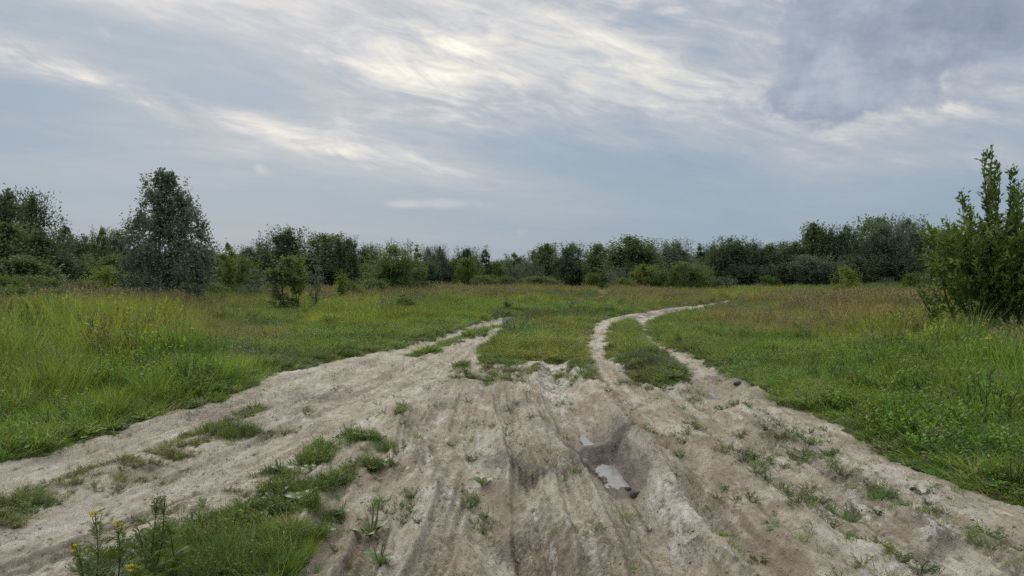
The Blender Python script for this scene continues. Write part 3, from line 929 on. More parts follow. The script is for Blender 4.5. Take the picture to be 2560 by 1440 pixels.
far_kind('silverbush', M_SILVER, 3.0, 3.0, 0.05, PROF_BUSH, 30, 0.6, 20, 9, 0.15, 0.045, n=2, upb=1.2, elong=1.6, top_shoots=100, top_len=0.8)
far_kind('sapling', M_OLIVE, 3.0, 1.3, 0.0, PROF_SAP, 36, 0.30, 13, 9, 0.10, 0.045, n=3, upb=0.9, elong=1.3, top_shoots=26, top_len=0.6)
far_kind('ysapling', M_YELLOW, 3.0, 1.1, 0.15, PROF_SAP, 26, 0.28, 14, 8, 0.11, 0.055, n=2, upb=0.9, elong=1.2, top_shoots=22, top_len=0.6)
far_kind('greysapling', M_SILVER, 3.0, 1.2, 0.2, PROF_SAP, 22, 0.30, 9, 8, 0.09, 0.045, n=2, upb=0.7, elong=1.2, top_shoots=22, top_len=0.6)

_kcount = {}


def tree(kind, u, vtop, D, wpx, label, cat=None, name=None, group=None, seed=0):
    """a tree standing D metres off, its top where the photograph has it"""
    lst, H0, W0 = KINDS[kind]
    x = (u - 1280) / FPX * D
    y = D * math.cos(0) 
    zg = gz(x, y)
    a, b = (u - 1280) / FPX, (720 - vtop) / FPX
    yy = math.cos(PITCH) + b * math.sin(PITCH); zz = -math.sin(PITCH) + b * math.cos(PITCH)
    ztop = CAM_H + zz / yy * y
    H = ztop - zg
    Wm = wpx / FPX * D * (.74 if 'sapling' in kind else 1)
    k = _kcount.get(kind, 0); _kcount[kind] = k + 1
    tm, cm = lst[k % len(lst)]
    nm = name or {'willow': 'willow_tree', 'slim': 'slender_tree', 'silver': 'silver_willow', 'poplar': 'leafy_tree', 'conical': 'pointed_tree', 'bush': 'bush', 'olive': 'willow_bush',
                  'yellow': 'young_bush', 'silverbush': 'silver_bush', 'sapling': 'sapling', 'ysapling': 'sapling', 'greysapling': 'sapling'}[kind]
    ct = cat or ('tree' if H0 > 5 else ('sapling' if 'sapling' in kind else 'bush'))
    t = thing(nm, label, ct, (x, y, zg), (k * 2.39 + u * 0.01) % 6.28, group, (Wm / W0 * 1.22, Wm / W0 * 1.22, H / H0 * 0.985))
    link('trunk', tm, t)
    link('crown', cm, t)
    return t


TREES = [
    # --- far left wood
    ('slim', 12, 480, 44, 90, 'light tipped slender tree cut off by the left edge of the picture'),
    ('willow', 80, 490, 47, 105, 'tall dark round-headed tree near the left edge, highest of the left wood'),
    ('poplar', 20, 560, 40, 150, 'broad dark green tree filling the left edge under the light tipped one'),
    ('willow', 105, 580, 41, 120, 'bushy dark tree in front of the tallest tree of the left wood'),
    ('conical', 165, 560, 52, 58, 'small pointed tree on the skyline just past the tall dark left tree'),
    ('willow', 205, 592, 56, 95, 'low dark tree between the pointed and the round skyline trees on the left'),
    ('poplar', 258, 573, 55, 62, 'round dark tree on the skyline left of the lone aspen'),
    ('slim', 299, 577, 54, 42, 'thin grey tree touching the left side of the lone aspen'),
    ('poplar', 60, 640, 37, 150, 'low green bushy tree at the foot of the left wood', ),
    ('willow', 170, 640, 42, 130, 'dim low tree in the middle of the left wood'),
    ('bush', 260, 640, 44, 120, 'dark bush behind the bright yellow green bush on the left'),
    ('willow', 320, 640, 50, 90, 'dark low tree behind the left flank of the lone aspen'),
    ('yellow', 268, 668, 36, 105, 'bright yellow green bush left of the lone aspen'),
    ('olive', 215, 700, 34, 100, 'low olive bush left of the bright yellow green one'),
    ('olive', 90, 690, 31, 140, 'wide dull bush behind the red-brown grass at the left'),
    ('bush', 10, 690, 27, 90, 'dark leafy bush cut by the left edge at meadow height'),
    ('bush', 330, 705, 34, 70, 'green undergrowth bush left of the foot of the lone aspen'),
    ('olive', 490, 690, 38, 100, 'dull green bush right of the foot of the lone aspen'),
    ('olive', 40, 715, 24, 130, 'low olive shrub mass at the left edge just behind the red-brown grass'),
    ('bush', 140, 722, 26, 110, 'dark green shrub behind the red-brown grass right of the low olive mass'),
    ('yellow', 215, 728, 27, 80, 'small yellow green shrub in front of the low olive bush at the left'),
    ('olive', 300, 722, 29, 90, 'feathery dull shrub between the small yellow green one and the lone aspen'),
    ('bush', 380, 728, 31.5, 70, 'dark undergrowth right at the foot of the lone aspen'),
    ('olive', 455, 735, 32, 60, 'dull low shrub on the right of the aspen trunk'),
    # --- between the aspen and the centre
    ('silver', 530, 625, 48, 90, 'grey green tree against the right flank of the lone aspen'),
    ('ysapling', 566, 605, 42, 60, 'tall yellow green sapling with ragged top right of the lone aspen'),
    ('olive', 600, 640, 46, 90, 'olive bush behind the ragged yellow green sapling'),
    ('slim', 628, 618, 58, 50, 'small grey tree on the skyline before the big round dark tree'),
    ('silver', 655, 605, 60, 50, 'pale grey tree leaning on the big round dark tree'),
    ('willow', 716, 575, 58, 115, 'big round dark tree left of centre with light leaf tips'),
    ('poplar', 810, 588, 57, 110, 'second big dark tree, broad, left of centre'),
    ('slim', 852, 600, 56, 46, 'narrow column tree joined to the second big dark tree'),
    ('slim', 875, 594, 57, 34, 'thinnest column tree on the far side of the second big dark tree'),
    ('willow', 770, 640, 55, 120, 'dark low tree filling the gap between the two big round trees'),
    ('sapling', 708, 640, 29.5, 128, 'slender leafy sapling with a dark narrow foot in the left meadow, nearest of three'),
    ('ysapling', 745, 640, 30.5, 55, 'thin yellow green sapling just behind the slender leafy one'),
    ('greysapling', 787, 665, 27.5, 52, 'see-through grey sapling at the right of three in the left meadow'),
    ('greysapling', 640, 672, 44, 60, 'thin pale sapling far behind the slender leafy one'),
    ('ysapling', 853, 672, 36, 34, 'single thin yellow sapling before the second big dark tree'),
    ('olive', 920, 660, 60, 80, 'low olive bush between the dark trees and the twiggy bush'),
    ('slim', 903, 620, 66, 44, 'dark skyline tree left of the twiggy bush'),
    ('willow', 928, 615, 68, 46, 'roundish dark skyline tree next to the twiggy bush'),
    ('olive', 985, 612, 50, 145, 'large dull green bush with bare twigs sticking out of its top'),
    ('bush', 990, 660, 50, 95, 'dark lower half bush under the twiggy one'),
    ('conical', 1043, 617, 70, 36, 'small pointed tree right of the twiggy bush'),
    ('willow', 1065, 655, 68, 70, 'dark low tree behind the red-brown meadow, left of the silver pair'),
    ('silver', 1075, 620, 70, 40, 'left one of a pair of pale topped trees near the centre'),
    ('silver', 1100, 616, 71, 36, 'right one of a pair of pale topped trees near the centre'),
    ('willow', 1165, 622, 76, 66, 'dark crowned tree at the centre of the skyline left of the narrow spire tree'),
    ('poplar', 1135, 650, 72, 50, 'light green low tree at the centre skyline'),
    ('bush', 1170, 645, 68, 70, 'rounded green bush below the dark crowned central tree'),
    ('conical', 1213, 621, 72, 38, 'narrow spire shaped tree just left of the lowest gap in the skyline'),
    ('bush', 1240, 655, 76, 46, 'low bush filling the lowest gap in the skyline'),
    ('poplar', 1286, 636, 84, 68, 'distant dome shaped tree right of the lowest gap in the skyline'),
    ('silverbush', 1275, 655, 80, 70, 'grey bush at the foot of the distant dome shaped tree'),
    ('slim', 1338, 628, 84, 34, 'narrow tree leaning on the left of two dark neighbours'),
    ('poplar', 1366, 610, 80, 66, 'left one of two dark neighbour trees before the far track'),
    ('willow', 1428, 612, 76, 88, 'right one of two dark neighbour trees, its foot by the far track'),
    ('silverbush', 1330, 660, 76, 60, 'dull grey bush below the two dark neighbour trees'),
    # --- right of the far track
    ('poplar', 1504, 612, 72, 78, 'dark green tree immediately right of the far track'),
    ('poplar', 1580, 594, 64, 120, 'largest broad green tree right of the far track'),
    ('silverbush', 1545, 668, 60, 60, 'grey green low growth under the largest broad green tree'),
    ('slim', 1620, 610, 72, 34, 'narrow dark tree squeezed between the broad green tree and the wind-bent one'),
    ('silver', 1682, 603, 70, 92, 'wind-bent dark willow with silvery top'),
    ('poplar', 1655, 640, 72, 70, 'dark green filling tree below the wind-bent willow'),
    ('conical', 1750, 613, 72, 48, 'small spire tree between the wind-bent willow and the long wood'),
    ('yellow', 1612, 664, 58, 70, 'pale yellow green bush shaped like a cone before the wind-bent willow'),
    ('olive', 1560, 694, 56, 55, 'low scrubby bush left of the pale cone shaped bush'),
    ('silverbush', 1650, 690, 58, 40, 'small grey bush right of the pale cone shaped bush'),
    ('olive', 1705, 655, 57, 125, 'wide feathery olive bush beside the bend of the right road'),
    ('olive', 1755, 665, 62, 60, 'feathery olive bush on the right shoulder of the wide one'),
    ('silverbush', 1798, 692, 62, 75, 'low silver leaved bush alone at the wood edge'),
    # --- long wood on the right
    ('willow', 1790, 625, 76, 60, 'low dark tree at the left end of the long right wood'),
    ('willow', 1832, 597, 75, 96, 'dark bushy tree starting the long wood on the right'),
    ('slim', 1873, 608, 76, 50, 'slim dark tree, second in the long right wood'),
    ('willow', 1925, 612, 76, 95, 'flat topped dark tree in the low part of the long right wood'),
    ('willow', 1985, 606, 76, 70, 'dark tree just before the wood rises to the right'),
    ('poplar', 2035, 558, 75, 72, 'tall leaning dark tree where the long wood rises'),
    ('slim', 2073, 575, 75, 34, 'thin tree beside the tall leaning one in the right wood'),
    ('willow', 2115, 568, 74, 80, 'round dark willow left of the highest tree of the right wood'),
    ('poplar', 2188, 545, 76, 100, 'highest dark crowned tree of the right wood'),
    ('silver', 2215, 560, 72, 100, 'silver topped willow in front of the highest tree of the right wood'),
    ('silver', 2268, 547, 74, 80, 'high silver willow right of the highest tree'),
    ('silver', 2310, 572, 72, 80, 'silver willow sloping down towards the near right shrub'),
    ('poplar', 2365, 575, 74, 80, 'dark tree seen behind the left edge of the near right shrub'),
    ('willow', 2440, 590, 74, 110, 'dark tree behind the middle of the near right shrub'),
    ('willow', 2540, 585, 74, 120, 'dark tree behind the near right shrub at the picture edge'),
    ('silver', 2030, 640, 71, 100, 'grey leaved lower willow at the front of the rising right wood'),
    ('silver', 2085, 655, 70, 70, 'round grey shrub at the front of the right wood'),
    ('willow', 2150, 640, 71, 90, 'dark lower tree at the front below the round dark willow'),
    ('willow', 2240, 640, 71, 110, 'darkest lower tree below the silver topped willow'),
    ('willow', 1960, 660, 73, 90, 'low dark front tree in the middle of the long right wood'),
    ('willow', 1880, 665, 73, 90, 'low dark front tree near the left end of the long right wood'),
    ('bush', 1922, 690, 68, 52, 'low green bush at the foot of the long right wood'),
    ('yellow', 2116, 668, 45, 62, 'bright green bush with two upright tips standing in the brown grass'),
    ('silverbush', 2217, 694, 52, 32, 'small silver shrub in the brown grass right of the bright green bush'),
    ('bush', 2278, 684, 50, 48, 'round mid green bush in the brown grass by the near right shrub'),
    ('greysapling', 2315, 675, 44, 34, 'thin silver sapling touching the near right shrub'),
    ('greysapling', 2331, 770, 16.5, 40, 'thin young sapling rising from the grass left of the near right shrub'),
    # --- small shrubs nearer in
    ('olive', 872, 700, 40, 60, 'low olive shrub in the meadow below the narrow column tree'),
    ('olive', 935, 698, 45, 70, 'low olive shrub in the meadow left of the foot of the twiggy bush'),
    ('yellow', 1008, 735, 31, 34, 'small yellow green shrub with an upright tip in the left meadow'),
    ('olive', 1062, 703, 50, 60, 'low grey olive shrub in the red-brown meadow right of the twiggy bush'),
    ('olive', 540, 712, 38, 75, 'olive shrub at meadow height right of the lone aspen'),
    ('silverbush', 622, 712, 42, 60, 'pale low shrub at meadow height before the ragged yellow green sapling'),
    ('olive', 1212, 688, 64, 65, 'low scrub at the foot of the narrow spire shaped tree'),
    ('olive', 1262, 690, 70, 55, 'low scrub under the distant dome shaped tree'),
    ('olive', 1350, 690, 70, 95, 'wide low scrub under the two dark neighbour trees'),
    ('bush', 1482, 684, 68, 44, 'small green bush beside the far track where it leaves the meadow'),
    ('olive', 1005, 742, 27, 80, 'dull brownish low shrub in the left meadow near the track'),
    ('greysapling', 960, 745, 29, 50, 'thin grey sapling beside the dull brownish low shrub'),
    ('bush', 1268, 755, 29, 26, 'very small dark shrub beside the left track'),
    ('silverbush', 1460, 752, 37, 60, 'small grey willow shrub between the two roads'),
    ('bush', 1778, 812, 22.5, 38, 'small dark leafy herb in the right meadow'),
    ('olive', 580, 735, 44, 80, 'low mound of shrub behind the mown lane of the left meadow'),
]
for i, row in enumerate(TREES):
    tree(*row)

# fill: the wood behind reads as one mass
def far_wood():
    rng = np.random.default_rng(5)
    pts, rot, scl, idx, tint = [], [], [], [], []
    for (u0, u1, vt, D0) in [(-400, 320, 630, 66), (320, 900, 642, 80), (880, 1240, 655, 92), (1240, 1480, 655, 105), (1480, 1800, 640, 92), (1780, 2050, 625, 92), (2050, 3000, 605, 96)]:
        n = int((u1 - u0) / 17)
        for k in range(n):
            u = u0 + (u1 - u0) * (k + rng.random()) / n
            D = D0 * (1 + 0.12 * rng.random())
            x = (u - 1280) / FPX * D
            H = (680 - vt + rng.normal() * 6) / FPX * D + CAM_H
            pts.append((x, D, -0.1)); rot.append((0, 0, rng.random() * 6.28))
            s = H / 6.5
            scl.append((0.9, 0.9, s)); idx.append(rng.integers(4)); tint.append((.08, .1, .06))
    return pts, rot, scl, idx, tint


# ------------------------------------------------------------------ scatter object (geometry nodes on a point mesh)
def scatter(name, pts, rot, scl, idx, tint, sources, **props):
    coll = bpy.data.collections.new(name + '_kinds')
    for k, me in enumerate(sources):
        o = bpy.data.objects.new('%s_kind_%02d' % (name, k), me)
        coll.objects.link(o)
    me = bpy.data.meshes.new(name)
    P = np.asarray(pts, np.float32)
    n = len(P)
    me.vertices.add(n)
    me.vertices.foreach_set('co', P.ravel())
    for nm, dat, ty, key in (('rot', rot, 'FLOAT_VECTOR', 'vector'), ('scl', scl, 'FLOAT_VECTOR', 'vector'), ('idx', idx, 'INT', 'value')):
        at = me.attributes.new(nm, ty, 'POINT')
        at.data.foreach_set(key, np.asarray(dat, np.int32 if ty == 'INT' else np.float32).ravel())
    at = me.attributes.new('tint', 'FLOAT_COLOR', 'POINT')
    tt = np.ones((n, 4), np.float32); tt[:, :3] = np.asarray(tint, np.float32)
    at.data.foreach_set('color', tt.ravel())
    ng = bpy.data.node_groups.new(name + '_scatter', 'GeometryNodeTree')
    ng.interface.new_socket('Geometry', in_out='INPUT', socket_type='NodeSocketGeometry')
    ng.interface.new_socket('Geometry', in_out='OUTPUT', socket_type='NodeSocketGeometry')
    N = ng.nodes; Lk = ng.links
    gi = N.new('NodeGroupInput'); go = N.new('NodeGroupOutput')
    ci = N.new('GeometryNodeCollectionInfo'); ci.inputs[0].default_value = coll
    ci.inputs['Separate Children'].default_value = True; ci.inputs['Reset Children'].default_value = True
    iop = N.new('GeometryNodeInstanceOnPoints')
    iop.inputs['Pick Instance'].default_value = True

    def na(nm, ty):
        a = N.new('GeometryNodeInputNamedAttribute'); a.data_type = ty
        a.inputs[0].default_value = nm
        return a.outputs[0]
    er = N.new('FunctionNodeEulerToRotation')
    Lk.new(na('rot', 'FLOAT_VECTOR'), er.inputs[0])
    Lk.new(gi.outputs[0], iop.inputs['Points'])
    Lk.new(ci.outputs[0], iop.inputs['Instance'])
    Lk.new(na('idx', 'INT'), iop.inputs['Instance Index'])
    Lk.new(er.outputs[0], iop.inputs['Rotation'])
    Lk.new(na('scl', 'FLOAT_VECTOR'), iop.inputs['Scale'])
    Lk.new(iop.outputs[0], go.inputs[0])
    o = link(name, me, **props)
    md = o.modifiers.new('scatter', 'NODES'); md.node_group = ng
    return o


fw = far_wood()
scatter('far_woods', *fw, [cm for tm, cm in KINDS['willow'][0]], kind='stuff', label='far dark wood closing the horizon behind the nearer trees')


# ------------------------------------------------------------------ grass kinds (height 1, scaled per tuft)
def blades(rng, n, spread, hmin, hmax, w, lean, curve, seg=3):
    a = rng.random(n) * 2 * np.pi
    r = spread * np.sqrt(rng.random(n))
    B = np.stack([np.cos(a) * r, np.sin(a) * r, np.zeros(n) - 0.03], -1)
    da = a + rng.normal(size=n) * 0.9
    d = np.stack([np.cos(da), np.sin(da), np.zeros(n)], -1)
    h = hmin + (hmax - hmin) * rng.random(n)
    ln = lean * (0.3 + rng.random(n)); cv = curve * (0.2 + rng.random(n))
    sd_ = np.stack([-np.sin(da), np.cos(da), np.zeros(n)], -1)
    tw = rng.random(n)[:, None] * 3.14
    sd_ = norm(sd_ * np.cos(tw) + d * np.sin(tw))
    Vs = []
    for k in range(seg + 1):
        q = k / seg
        c = B + d * (h * (ln * q + cv * q * q))[:, None] + np.array([0, 0, 1]) * (h * (q - 0.35 * cv * q * q))[:, None]
        ww = w * (1 - q ** 1.5) * (0.7 + 0.3 * min(1, q * 4)) * (0.7 + 0.6 * rng.random(n))
        if k < seg:
            Vs += [c - sd_ * ww[:, None] / 2, c + sd_ * ww[:, None] / 2]
        else:
            Vs += [c]
    m = 2 * seg + 1
    V = np.stack(Vs, 1).reshape(-1, 3)
    o = (np.arange(n) * m)[:, None]
    Q = np.concatenate([o + np.array([[2 * k, 2 * k + 1, 2 * k + 3, 2 * k + 2]]) for k in range(seg - 1)])
    Tt = o + np.array([[2 * seg - 2, 2 * seg - 1, 2 * seg]])
    lv = np.repeat(rng.random(n), m)
    return V, Q, Tt, lv


def grass_mesh(seed, **kw):
    rng = np.random.default_rng(seed)
    V, Q, T_, lv = blades(rng, **kw)
    return make_mesh('grass_tuft', V, [Q, T_], [M_GRASS], {'lv': lv})


def seed_mesh(seed, n, spread, w=0.008, head=0.035):
    """stalks with a brown panicle, height 1"""
    rng = np.random.default_rng(seed)
    V, Q, T_, lv = blades(rng, n, spread, .75, 1.0, w, .12, .12)
    tips = V.reshape(n, 7, 3)[:, 6]
    LV, LF = [], []
    off = len(V)
    for i, t_ in enumerate(tips):
        m = 9
        P = t_ + np.stack([rng.normal(size=m) * head * .25, rng.normal(size=m) * head * .25, -rng.random(m) * 0.22], -1)
        A = rng.normal(size=(m, 3)) * 0.35 + np.array([0, 0, 1])
        v, f, _ = leaves(P, A, rng.normal(size=(m, 3)), 0.09, head * .8, rng)
        LV.append(v); LF.append(f + off); off += len(v)
    LV = np.concatenate(LV); LF = np.concatenate(LF)
    F = [np.concatenate([Q, LF]), T_]
    fm = np.concatenate([np.zeros(len(Q)), np.ones(len(LF)), np.zeros(len(T_))])
    return make_mesh('seed_grass', np.concatenate([V, LV]), F, [M_GRASS, M_SEED], {'lv': np.concatenate([lv, rng.random(len(LV))])}, fmat=fm)


def herb_mesh(seed, n=16, per=20, spread=.3, ll=.12, lw=.055, upb=1.0, mat=None):
    """low leafy herb, height about 1"""
    rng = np.random.default_rng(seed)
    a = rng.random(n) * 6.28
    st = np.stack([np.cos(a) * spread * rng.random(n), np.sin(a) * spread * rng.random(n), np.zeros(n)], -1)
    d = norm(np.stack([np.cos(a) * .5, np.sin(a) * .5, np.full(n, upb)], -1) + rng.normal(size=(n, 3)) * .2)
    ln = .5 + .5 * rng.random(n)
    s = (np.arange(per)[None] + rng.random((n, per))) / per
    P = (st[:, None] + d[:, None] * (s * ln[:, None])[..., None]).reshape(-1, 3)
    D = np.repeat(d, per, 0)
    A = norm(rng.normal(size=D.shape) * np.array([1, 1, .3])) + D * .6
    N = norm(rng.normal(size=D.shape) * .5 + np.array([0, 0, 1]))
    q = .6 + .7 * rng.random(len(P))
    V, F, lv = leaves(P, A, N, ll * q, lw * q, rng)
    sv, sf = join([tube(np.array([st[i], st[i] + d[i] * ln[i] * .5, st[i] + d[i] * ln[i]]), np.array([.014, .011, .005]), 3) for i in range(n)])
    F = np.concatenate([F, sf + len(V)])
    return make_mesh('herb', np.concatenate([V, sv]), F, [mat or M_GRASS], {'lv': np.concatenate([lv, np.full(len(sv), .3)])})


def flower_mesh(seed, mat, umbel=True):
    """thin stalk with a flat flower cluster, height 1"""
    rng = np.random.default_rng(seed)
    parts = [tube(np.array([[0, 0, 0], [.03, .01, .5], [.02, .03, .96]]), np.array([.010, .008, .005]), 3)]
    V, F = join(parts)
    n0 = len(F)
    LP = rng.normal(size=(14, 3)) * np.array([.035, .035, .012]) + np.array([.02, .03, .98])
    v, f, _ = leaves(LP, rng.normal(size=(14, 3)) * np.array([1, 1, .15]), np.tile([0, 0, 1.0], (14, 1)) + rng.normal(size=(14, 3)) * .25, .035, .032, rng)
    P2 = np.stack([rng.normal(size=14) * .02, rng.normal(size=14) * .02, rng.random(14) * .8], -1)
    v2, f2, _ = leaves(P2, rng.normal(size=(14, 3)) + np.array([0, 0, .5]), rng.normal(size=(14, 3)), .16, .04, rng)
    VV = np.concatenate([V, v, v2])
    FF = np.concatenate([F, f + len(V), f2 + len(V) + len(v)])
    fm = np.concatenate([np.zeros(n0), np.ones(len(f)), np.zeros(len(f2))])
    return make_mesh('meadow_flower', VV, FF, [M_GRASS, mat], {'lv': rng.random(len(VV))}, fmat=fm)


TALL = [grass_mesh(s, n=38, spread=.18, hmin=.4, hmax=1.0, w=.016, lean=.22, curve=.45) for s in range(5)]
TALL_FAR = [grass_mesh(20 + s, n=26, spread=.34, hmin=.45, hmax=1.0, w=.026, lean=.16, curve=.25, seg=2) for s in range(4)]
SHORT = [grass_mesh(40 + s, n=44, spread=.75, hmin=.35, hmax=1.1, w=.045, lean=.5, curve=.8) for s in range(5)]
SEEDS = [seed_mesh(60 + s, 9, .22) for s in range(3)]
SEEDS_FAR = [seed_mesh(70 + s, 8, .35, .012, .06) for s in range(3)]
HERBS = [herb_mesh(80 + s) for s in range(4)]
HERBS_LOW = [herb_mesh(90 + s, 18, 12, .5, .17, .09, .45) for s in range(4)]

FGc, YGc, DGc, BRc, GOc, GGc = (.185, .285, .058), (.258, .308, .070), (.120, .180, .050), (.255, .240, .115), (.270, .245, .110), (.155, .195, .085)
# zone survey: u, v, colour, height m, seed share, herb share
ZONES = [
    (0, 1110, FGc, .16, 0, .3), (150, 1080, FGc, .14, 0, .4), (100, 1000, YGc, .42, 0, .2), (0, 960, YGc, .5, .05, .2), (300, 980, FGc, .25, 0, .4), (300, 900, YGc, .55, .05, .15), (50, 850, YGc, .6, .05, .2), (200, 840, YGc, .65, .05, .1), (420, 840, YGc, .55, .05, .1),
    (60, 790, BRc, .75, .5, .1), (250, 785, BRc, .7, .5, .1), (400, 785, BRc, .6, .5, .1), (520, 790, GOc, .4, .4, .1), (100, 745, DGc, .7, .1, .5), (300, 745, DGc, .7, .1, .5), (480, 745, DGc, .5, .1, .4),
    (560, 850, GOc, .25, .2, .1), (470, 920, FGc, .4, .02, .2), (560, 945, FGc, .22, 0, .3), (640, 900, GGc, .10, 0, .3), (740, 880, FGc, .08, 0, .5), (640, 820, DGc, .10, 0, .4), (700, 790, FGc, .16, 0, .3), (560, 790, GGc, .18, .05, .3),
    (630, 750, DGc, .35, .1, .3), (780, 810, YGc, .25, 0, .2), (850, 800, YGc, .42, .05, .1), (950, 810, YGc, .42, .05, .1), (870, 850, FGc, .18, 0, .5), (1000, 845, FGc, .14, 0, .4), (1050, 800, YGc, .38, .05, .1), (1120, 800, FGc, .18, 0, .2), (1150, 815, FGc, .08, 0, .3),
    (750, 750, GOc, .5, .3, .2), (850, 745, BRc, .55, .4, .3), (950, 740, GOc, .5, .3, .3), (900, 770, YGc, .45, .1, .2), (1020, 760, GGc, .4, .1, .4), (1100, 730, BRc, .5, .45, .2), (1180, 715, GOc, .5, .4, .1), (1280, 710, BRc, .5, .4, .1), (1350, 725, GOc, .45, .3, .1), (1400, 712, GOc, .5, .4, .1),
    (1160, 765, FGc, .25, 0, .3), (1250, 745, BRc, .4, .4, .1), (1330, 755, YGc, .3, .05, .2), (1420, 745, GGc, .3, .1, .4), (1300, 772, FGc, .15, 0, .3),
    (1300, 800, GGc, .28, .1, .4), (1290, 840, FGc, .13, 0, .4), (1380, 860, YGc, .08, 0, .3), (1440, 850, YGc, .07, 0, .3), (1400, 815, YGc, .12, 0, .2), (1430, 785, DGc, .25, .05, .4), (1500, 765, FGc, .25, .05, .3), (1560, 760, GOc, .4, .3, .1), (1640, 750, GOc, .4, .3, .1), (1560, 735, GOc, .5, .4, .1),
    (1700, 735, YGc, .4, .2, .2), (1560, 880, YGc, .07, 0, .3), (1640, 910, GGc, .08, 0, .3), (1680, 830, FGc, .12, 0, .3), (1760, 840, FGc, .14, 0, .3), (1700, 800, FGc, .10, 0, .2), (1660, 790, FGc, .06, 0, .2), (1750, 775, FGc, .07, 0, .2), (1830, 765, GGc, .10, 0, .2), (1820, 795, GOc, .22, .2, .1), (1440, 775, FGc, .08, 0, .3), (1500, 750, GGc, .12, 0, .2), (1510, 725, GGc, .12, 0, .2), (1850, 810, GOc, .3, .25, .1), (1900, 760, GOc, .45, .3, .1), (2000, 760, GOc, .5, .4, .1), (2200, 775, BRc, .6, .6, .05), (2100, 790, BRc, .55, .5, .05),
    (2300, 790, BRc, .6, .5, .1), (2150, 810, GOc, .4, .3, .1), (1900, 745, YGc, .35, .1, .3), (2250, 740, DGc, .5, .1, .5), (1950, 830, GOc, .3, .2, .2), (1850, 880, FGc, .16, 0, .3), (1980, 880, FGc, .22, 0, .5), (2100, 870, YGc, .28, .05, .3), (2280, 860, YGc, .4, .1, .3), (2400, 850, YGc, .5, .15, .3), (2550, 870, GGc, .5, .1, .4),
    (1950, 950, FGc, .13, 0, .5), (2100, 960, FGc, .22, 0, .6), (2300, 960, FGc, .32, .03, .4), (2500, 970, FGc, .42, .03, .3), (2150, 1040, FGc, .16, 0, .7), (2300, 1070, FGc, .24, 0, .6), (2500, 1080, FGc, .35, 0, .4), (2350, 1160, FGc, .12, 0, .7), (2500, 1180, FGc, .2, 0, .6), (2520, 1250, FGc, .10, 0, .6), (1850, 950, FGc, .10, 0, .5),
]
ZA = np.array([[z[0] / 130.0, math.log(gp(z[0], z[1])[1]) * 9] for z in ZONES])
ZC = np.array([[*z[2], z[3], z[4], z[5]] for z in ZONES])


def zone(x, y):
    u, v = pix(x, y)
    q = np.stack([np.clip(u, -300, 2860) / 130.0, np.log(np.clip(y, 3, 200)) * 9], -1)
    out = np.zeros((len(x), 6))
    for a in range(0, len(x), 20000):
        d2 = ((q[a:a + 20000, None, :] - ZA[None]) ** 2).sum(-1)
        w_ = 1 / (d2 + 0.15) ** 2
        w_ /= w_.sum(1, keepdims=True)
        out[a:a + 20000] = w_ @ ZC
    return out


def polar(rng, bands, amax=48):
    P = []
    for r1, r2, dens in bands:
        n = int(R(2 * amax) / 2 * (r2 * r2 - r1 * r1) * dens)
        r = np.sqrt(r1 * r1 + (r2 * r2 - r1 * r1) * rng.random(n)); a = R(amax) * (2 * rng.random(n) - 1)
        P.append(np.stack([r * np.sin(a), r * np.cos(a)], -1))
    P = np.concatenate(P)
    return P[:, 0], P[:, 1]


def tints(rng, c, x, y, amt=.26):
    n = fbm(x * .5, y * .5, 3, 111)
    g = 1 + amt * rng.normal(size=len(x)) + .22 * n
    yel = .12 * fbm(x * .9, y * .9, 2, 131) + .08 * rng.normal(size=len(x))
    o = c * np.clip(g, .45, 1.8)[:, None]
    o[:, 0] *= 1 + yel * 1.3
    o[:, 2] *= 1 - yel
    st_ = rng.random(len(x)) < .07
    o[st_] = np.array([.34, .29, .16]) * (.7 + .5 * rng.random(int(st_.sum())))[:, None]
    return np.clip(o, .01, .6)


def place(name, x, y, hts, wid, idx, tint, sources, rng, lean=.08, **props):
    z = height(x, y)
    n = len(x)
    pts = np.stack([x, y, z], -1)
    rot = np.stack([rng.normal(size=n) * lean, rng.normal(size=n) * lean, rng.random(n) * 6.28], -1)
    scl = np.stack([wid, wid, hts], -1)
    return scatter(name, pts, rot, scl, idx, tint, sources, **props)


